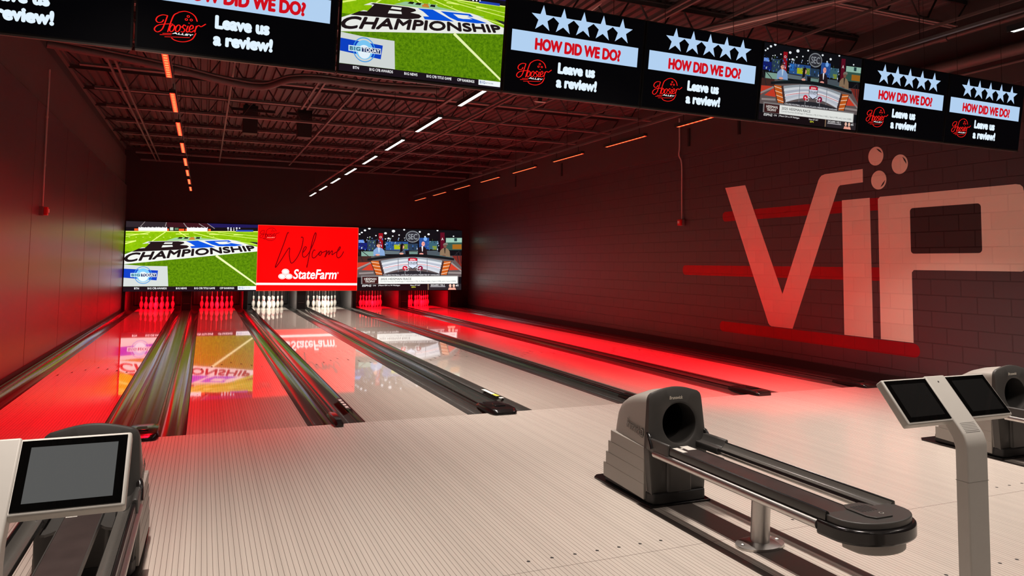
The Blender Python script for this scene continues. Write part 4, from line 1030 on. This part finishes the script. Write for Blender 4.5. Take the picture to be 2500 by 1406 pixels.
        b = MB()                                     # cuff where the rail leaves the hood
        b.prism([(s_ * x, z) for x, z in [(0.231, 0.438), (0.233, 0.37), (0.214, 0.345), (0.146, 0.352), (0.138, 0.37), (0.140, 0.397), (0.160, 0.394), (0.182, 0.398), (0.196, 0.416), (0.205, 0.438), (0.218, 0.444)]], 'y', -0.26, -0.015, CHAR)
        obj('rail_cuff', b, t, bevel=0.006)
        b = MB(); b.tube([(s_ * 0.214, -0.01, 0.46), (s_ * 0.222, -0.035, 0.45), (s_ * 0.226, -0.06, 0.42), (s_ * 0.228, -0.08, 0.38)], 0.016, BLACK, 10); obj('hinge', b, t, smooth=60)
    b = MB(); b.box(-0.076, 0.076, YE - 0.02, YF, 0.345, 0.365, DECKBR); b.box(-0.081, -0.076, YE, YF - 0.02, 0.340, 0.368, CHAR); b.box(0.076, 0.081, YE, YF - 0.02, 0.340, 0.368, CHAR)
    obj('ball_deck', b, t)
    b = MB()                                         # apron plate by the opening
    ap = [(-0.15, -0.03), (0.15, -0.03), (0.15, -0.32), (0.13, -0.325), (0.105, -0.305), (0.084, -0.27), (-0.084, -0.27), (-0.105, -0.305), (-0.13, -0.325), (-0.15, -0.32)]
    b.prism(ap, 'z', 0.332, 0.3445, CHAR); obj('apron', b, t)
    for x_a, x_b, y_a, y_b in ((-0.072, -0.025, -0.18, -0.065), (0.008, 0.072, -0.14, -0.04), (-0.016, 0.0, -0.10, -0.08)):
        b = MB(); b.box(x_a, x_b, y_a, y_b, 0.3652 if x_a > -0.08 else 0.3447, 0.3662 if x_a > -0.08 else 0.3457, PAPER); obj('sticker', b, t)
    # end cap
    def dee(w, y0, y1, n=20, e=1.0):
        return [(w, y0)] + [(w * math.cos(PI * k / n), y1 - (0.17 * e) * math.sin(PI * k / n) ** 0.9) for k in range(n + 1)] + [(-w, y0)]
    b = MB(); b.prism(dee(0.218, -1.490, -1.550, 24, 0.88), 'z', 0.380, 0.412, CHAR); obj('end_cap', b, t, bevel=0.006)
    b = MB(); b.prism(dee(0.236, -1.460, -1.550, 24, 1.0), 'z', 0.312, 0.382, BLACK); obj('bumper', b, t, bevel=0.012)
    b = MB(); b.prism(dee(0.15, -1.530, -1.590, 16, 0.6), 'z', 0.262, 0.313, HOODGREY); obj('under_box', b, t, bevel=0.008)
    b = MB(); b.prism([(-0.05, -1.450), (0.05, -1.450), (0.075, -1.490), (0.075, -1.610), (0.05, -1.645), (-0.05, -1.645), (-0.075, -1.610), (-0.075, -1.490)], 'z', 0.412, 0.420, CHAR); obj('vent_pad', b, t, bevel=0.003)
    b = MB()
    for k in range(6): b.box(-0.05 + 0.017 * k, -0.042 + 0.017 * k, -1.565, -1.490, 0.4195, 0.4208, BLACKM)
    obj('vent_slots', b, t)
    b = MB(); b.lathe([(0.011, 0), (0.011, 0.0015)], KIOSK, 16, (0.022, -1.605, 0.4198)); b.lathe([(0.008, 0), (0.008, 0.001)], BLACKM, 16, (0.022, -1.605, 0.4208)); obj('button', b, t)
    # pedestal
    b = MB(); b.tube([(0, -0.81, 0.02), (0.018, -0.81, 0.346)], 0.052, CHROME, 28); obj('pedestal', b, t, smooth=50)
    b = MB(); n = 28
    v = [(0.15 * math.cos(2 * PI * k / n), -0.81 + 0.10 * math.sin(2 * PI * k / n), z) for z in (0.001, 0.014) for k in range(n)] + [(0.07 * math.cos(2 * PI * k / n), -0.81 + 0.065 * math.sin(2 * PI * k / n), 0.026) for k in range(n)]
    f = [tuple(range(n))[::-1], tuple(2 * n + k for k in range(n))]
    for q in range(2):
        for k in range(n): f.append((q * n + k, q * n + (k + 1) % n, (q + 1) * n + (k + 1) % n, (q + 1) * n + k))
    b.add(v, f, CHROME); o = obj('pedestal_flange', b, t, smooth=40)
    for s_ in (-1, 1):
        b = MB(); b.lathe([(0.012, 0), (0.012, 0.006), (0.005, 0.01)], CHROME, 10, (s_ * 0.12, -0.81, 0.016)); obj('bolt', b, o)
    return t
r0 = ball_return(0.078, 'grey and black ball return with a long rack standing between the third and fourth lanes')
for x, lab in ((-3.33, 'grey and black ball return mostly hidden behind the left touchscreen kiosk'), (3.46, 'grey and black ball return mostly hidden behind the right touchscreen kiosk')):
    c = copy_tree(r0); c.location.x = x; c['label'] = lab

# ---- score kiosks
def kiosk(x0, label, screen):
    t = thing('touchscreen_kiosk', label, 'kiosk', (x0, -5.20, 0), 0, 'touchscreen kiosks')
    # column bending back into the centre strip of the panel: side profile (y, z)
    ca, sa = math.cos(R(50.2)), math.sin(R(50.2))
    def slope2(s_, d): return (s_ * ca + d * sa, 0.873 + s_ * sa - d * ca)
    prof = [(0.0, 0.0), (0.0, 0.838), (0.003, 0.858), slope2(0.018, 0.0015), slope2(0.04, 0.0), slope2(0.293, 0.0), slope2(0.293, 0.04), slope2(0.04, 0.055), (0.056, 0.83), (0.055, 0.80), (0.055, 0.0)]
    b = MB(); b.prism(prof, 'x', -0.060, 0.060, KIOSK); obj('column', b, t, bevel=0.006)
    b = MB(); b.box(-0.10, 0.10, -0.06, 0.12, 0.001, 0.012, KIOSK); obj('foot_plate', b, t, bevel=0.003)
    # panel in its own slope: local (x, s) with s up the slope
    def slope(x, s, d): y, z = slope2(s, d); return (x, y, z)
    def slab(x0_, x1_, s0, s1, d0, d1, mm, b):
        v = [slope(x0_, s0, d0), slope(x1_, s0, d0), slope(x1_, s1, d0), slope(x0_, s1, d0), slope(x0_, s0, d1), slope(x1_, s0, d1), slope(x1_, s1, d1), slope(x0_, s1, d1)]
        b.add(v, [(0, 1, 2, 3), (7, 6, 5, 4), (0, 4, 5, 1), (1, 5, 6, 2), (2, 6, 7, 3), (3, 7, 4, 0)], mm)
    b = MB(); slab(-0.313, 0.313, 0.086, 0.291, 0.0045, 0.042, KIOSK, b); obj('screen_housing', b, t, bevel=0.007)
    for s_ in (-1, 1):
        xa, xb = sorted((s_ * 0.062, s_ * 0.303))
        b = MB(); slab(xa, xb, 0.096, 0.282, 0.0022, 0.006, GLASS2, b); o = obj('screen_bezel', b, t)
        xa, xb = sorted((s_ * 0.084, s_ * 0.282))
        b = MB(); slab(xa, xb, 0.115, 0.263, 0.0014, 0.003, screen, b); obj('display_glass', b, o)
    b = MB()
    for r_ in range(7):
        for k in range(16):
            x = -0.040 + 0.080 * k / 15; s1 = 0.028 + 0.0068 * r_
            p = [slope(x + 0.0017 * math.cos(a * PI / 3), s1 + 0.0017 * math.sin(a * PI / 3), -0.0006) for a in range(6)]
            b.add(p, [tuple(range(6))], INKM)
    obj('speaker_holes', b, t)
    b = MB(); p = [slope(0.004 * math.cos(a * PI / 5), 0.262 + 0.004 * math.sin(a * PI / 5), -0.0008) for a in range(10)]; b.add(p, [tuple(range(10))], INKM); obj('camera_dot', b, t)
    b = MB(); b.box(-0.0607, 0.0607, -0.0006, 0.0556, 0.699, 0.7005, KSEAM); obj('column_seam', b, t)
    return t
GREYGLOW = mat('grey_glow_display', (0.012, 0.012, 0.012, 1), 0.006)  # grey brightness of the left display put in as weak emission
GREYGLOW.node_tree.nodes['Principled BSDF'].inputs['Emission Color'].default_value = (0.98, 1.0, 0.98, 1)
GREYGLOW.node_tree.nodes['Principled BSDF'].inputs['Emission Strength'].default_value = 0.085
kiosk(0.075, 'light grey two screen kiosk on a column in front of the right hand ball rack', GLASS)
kiosk(-3.330, 'light grey touchscreen kiosk cut off by the left edge of the photo', GREYGLOW)

# ------------------------------------------------------------------ world, camera, colour management
w = bpy.data.worlds.new('dim_hall'); S.world = w; w.use_nodes = True
w.node_tree.nodes['Background'].inputs[0].default_value = (0.9, 0.55, 0.5, 1); w.node_tree.nodes['Background'].inputs[1].default_value = 0.01

f_px, cy_px, yaw, pit, rol = 1796.94, 524.14, -0.3947, 0.0662, 0.0115
fw = Vector((math.sin(-yaw) * math.cos(pit), math.cos(yaw) * math.cos(pit), math.sin(pit)))
rt = Vector((math.cos(yaw), math.sin(yaw), 0)); up = rt.cross(fw)
r2 = math.cos(rol) * rt + math.sin(rol) * up; u2 = -math.sin(rol) * rt + math.cos(rol) * up
cam = bpy.data.cameras.new('camera'); co = bpy.data.objects.new('camera', cam); COL.objects.link(co)
M4 = Matrix((r2, u2, -fw)).transposed().to_4x4(); M4.translation = Vector((-2.8545, -7.2805, 1.5598))
co.matrix_world = M4
cam.sensor_width = 36; cam.lens = 36 * f_px / 2500; cam.shift_y = -(703 - cy_px) / 2500; cam.clip_start = 0.05; cam.clip_end = 100
S.camera = co
S.view_settings.view_transform = 'Standard'; S.view_settings.look = 'None'
S.view_settings.exposure = 0.0; S.view_settings.gamma = 1.0; S.view_settings.use_curve_mapping = False
S.cycles.use_denoising = True
S.cycles.max_bounces = 8; S.cycles.diffuse_bounces = 4; S.cycles.glossy_bounces = 4
S.cycles.sample_clamp_indirect = 6.0
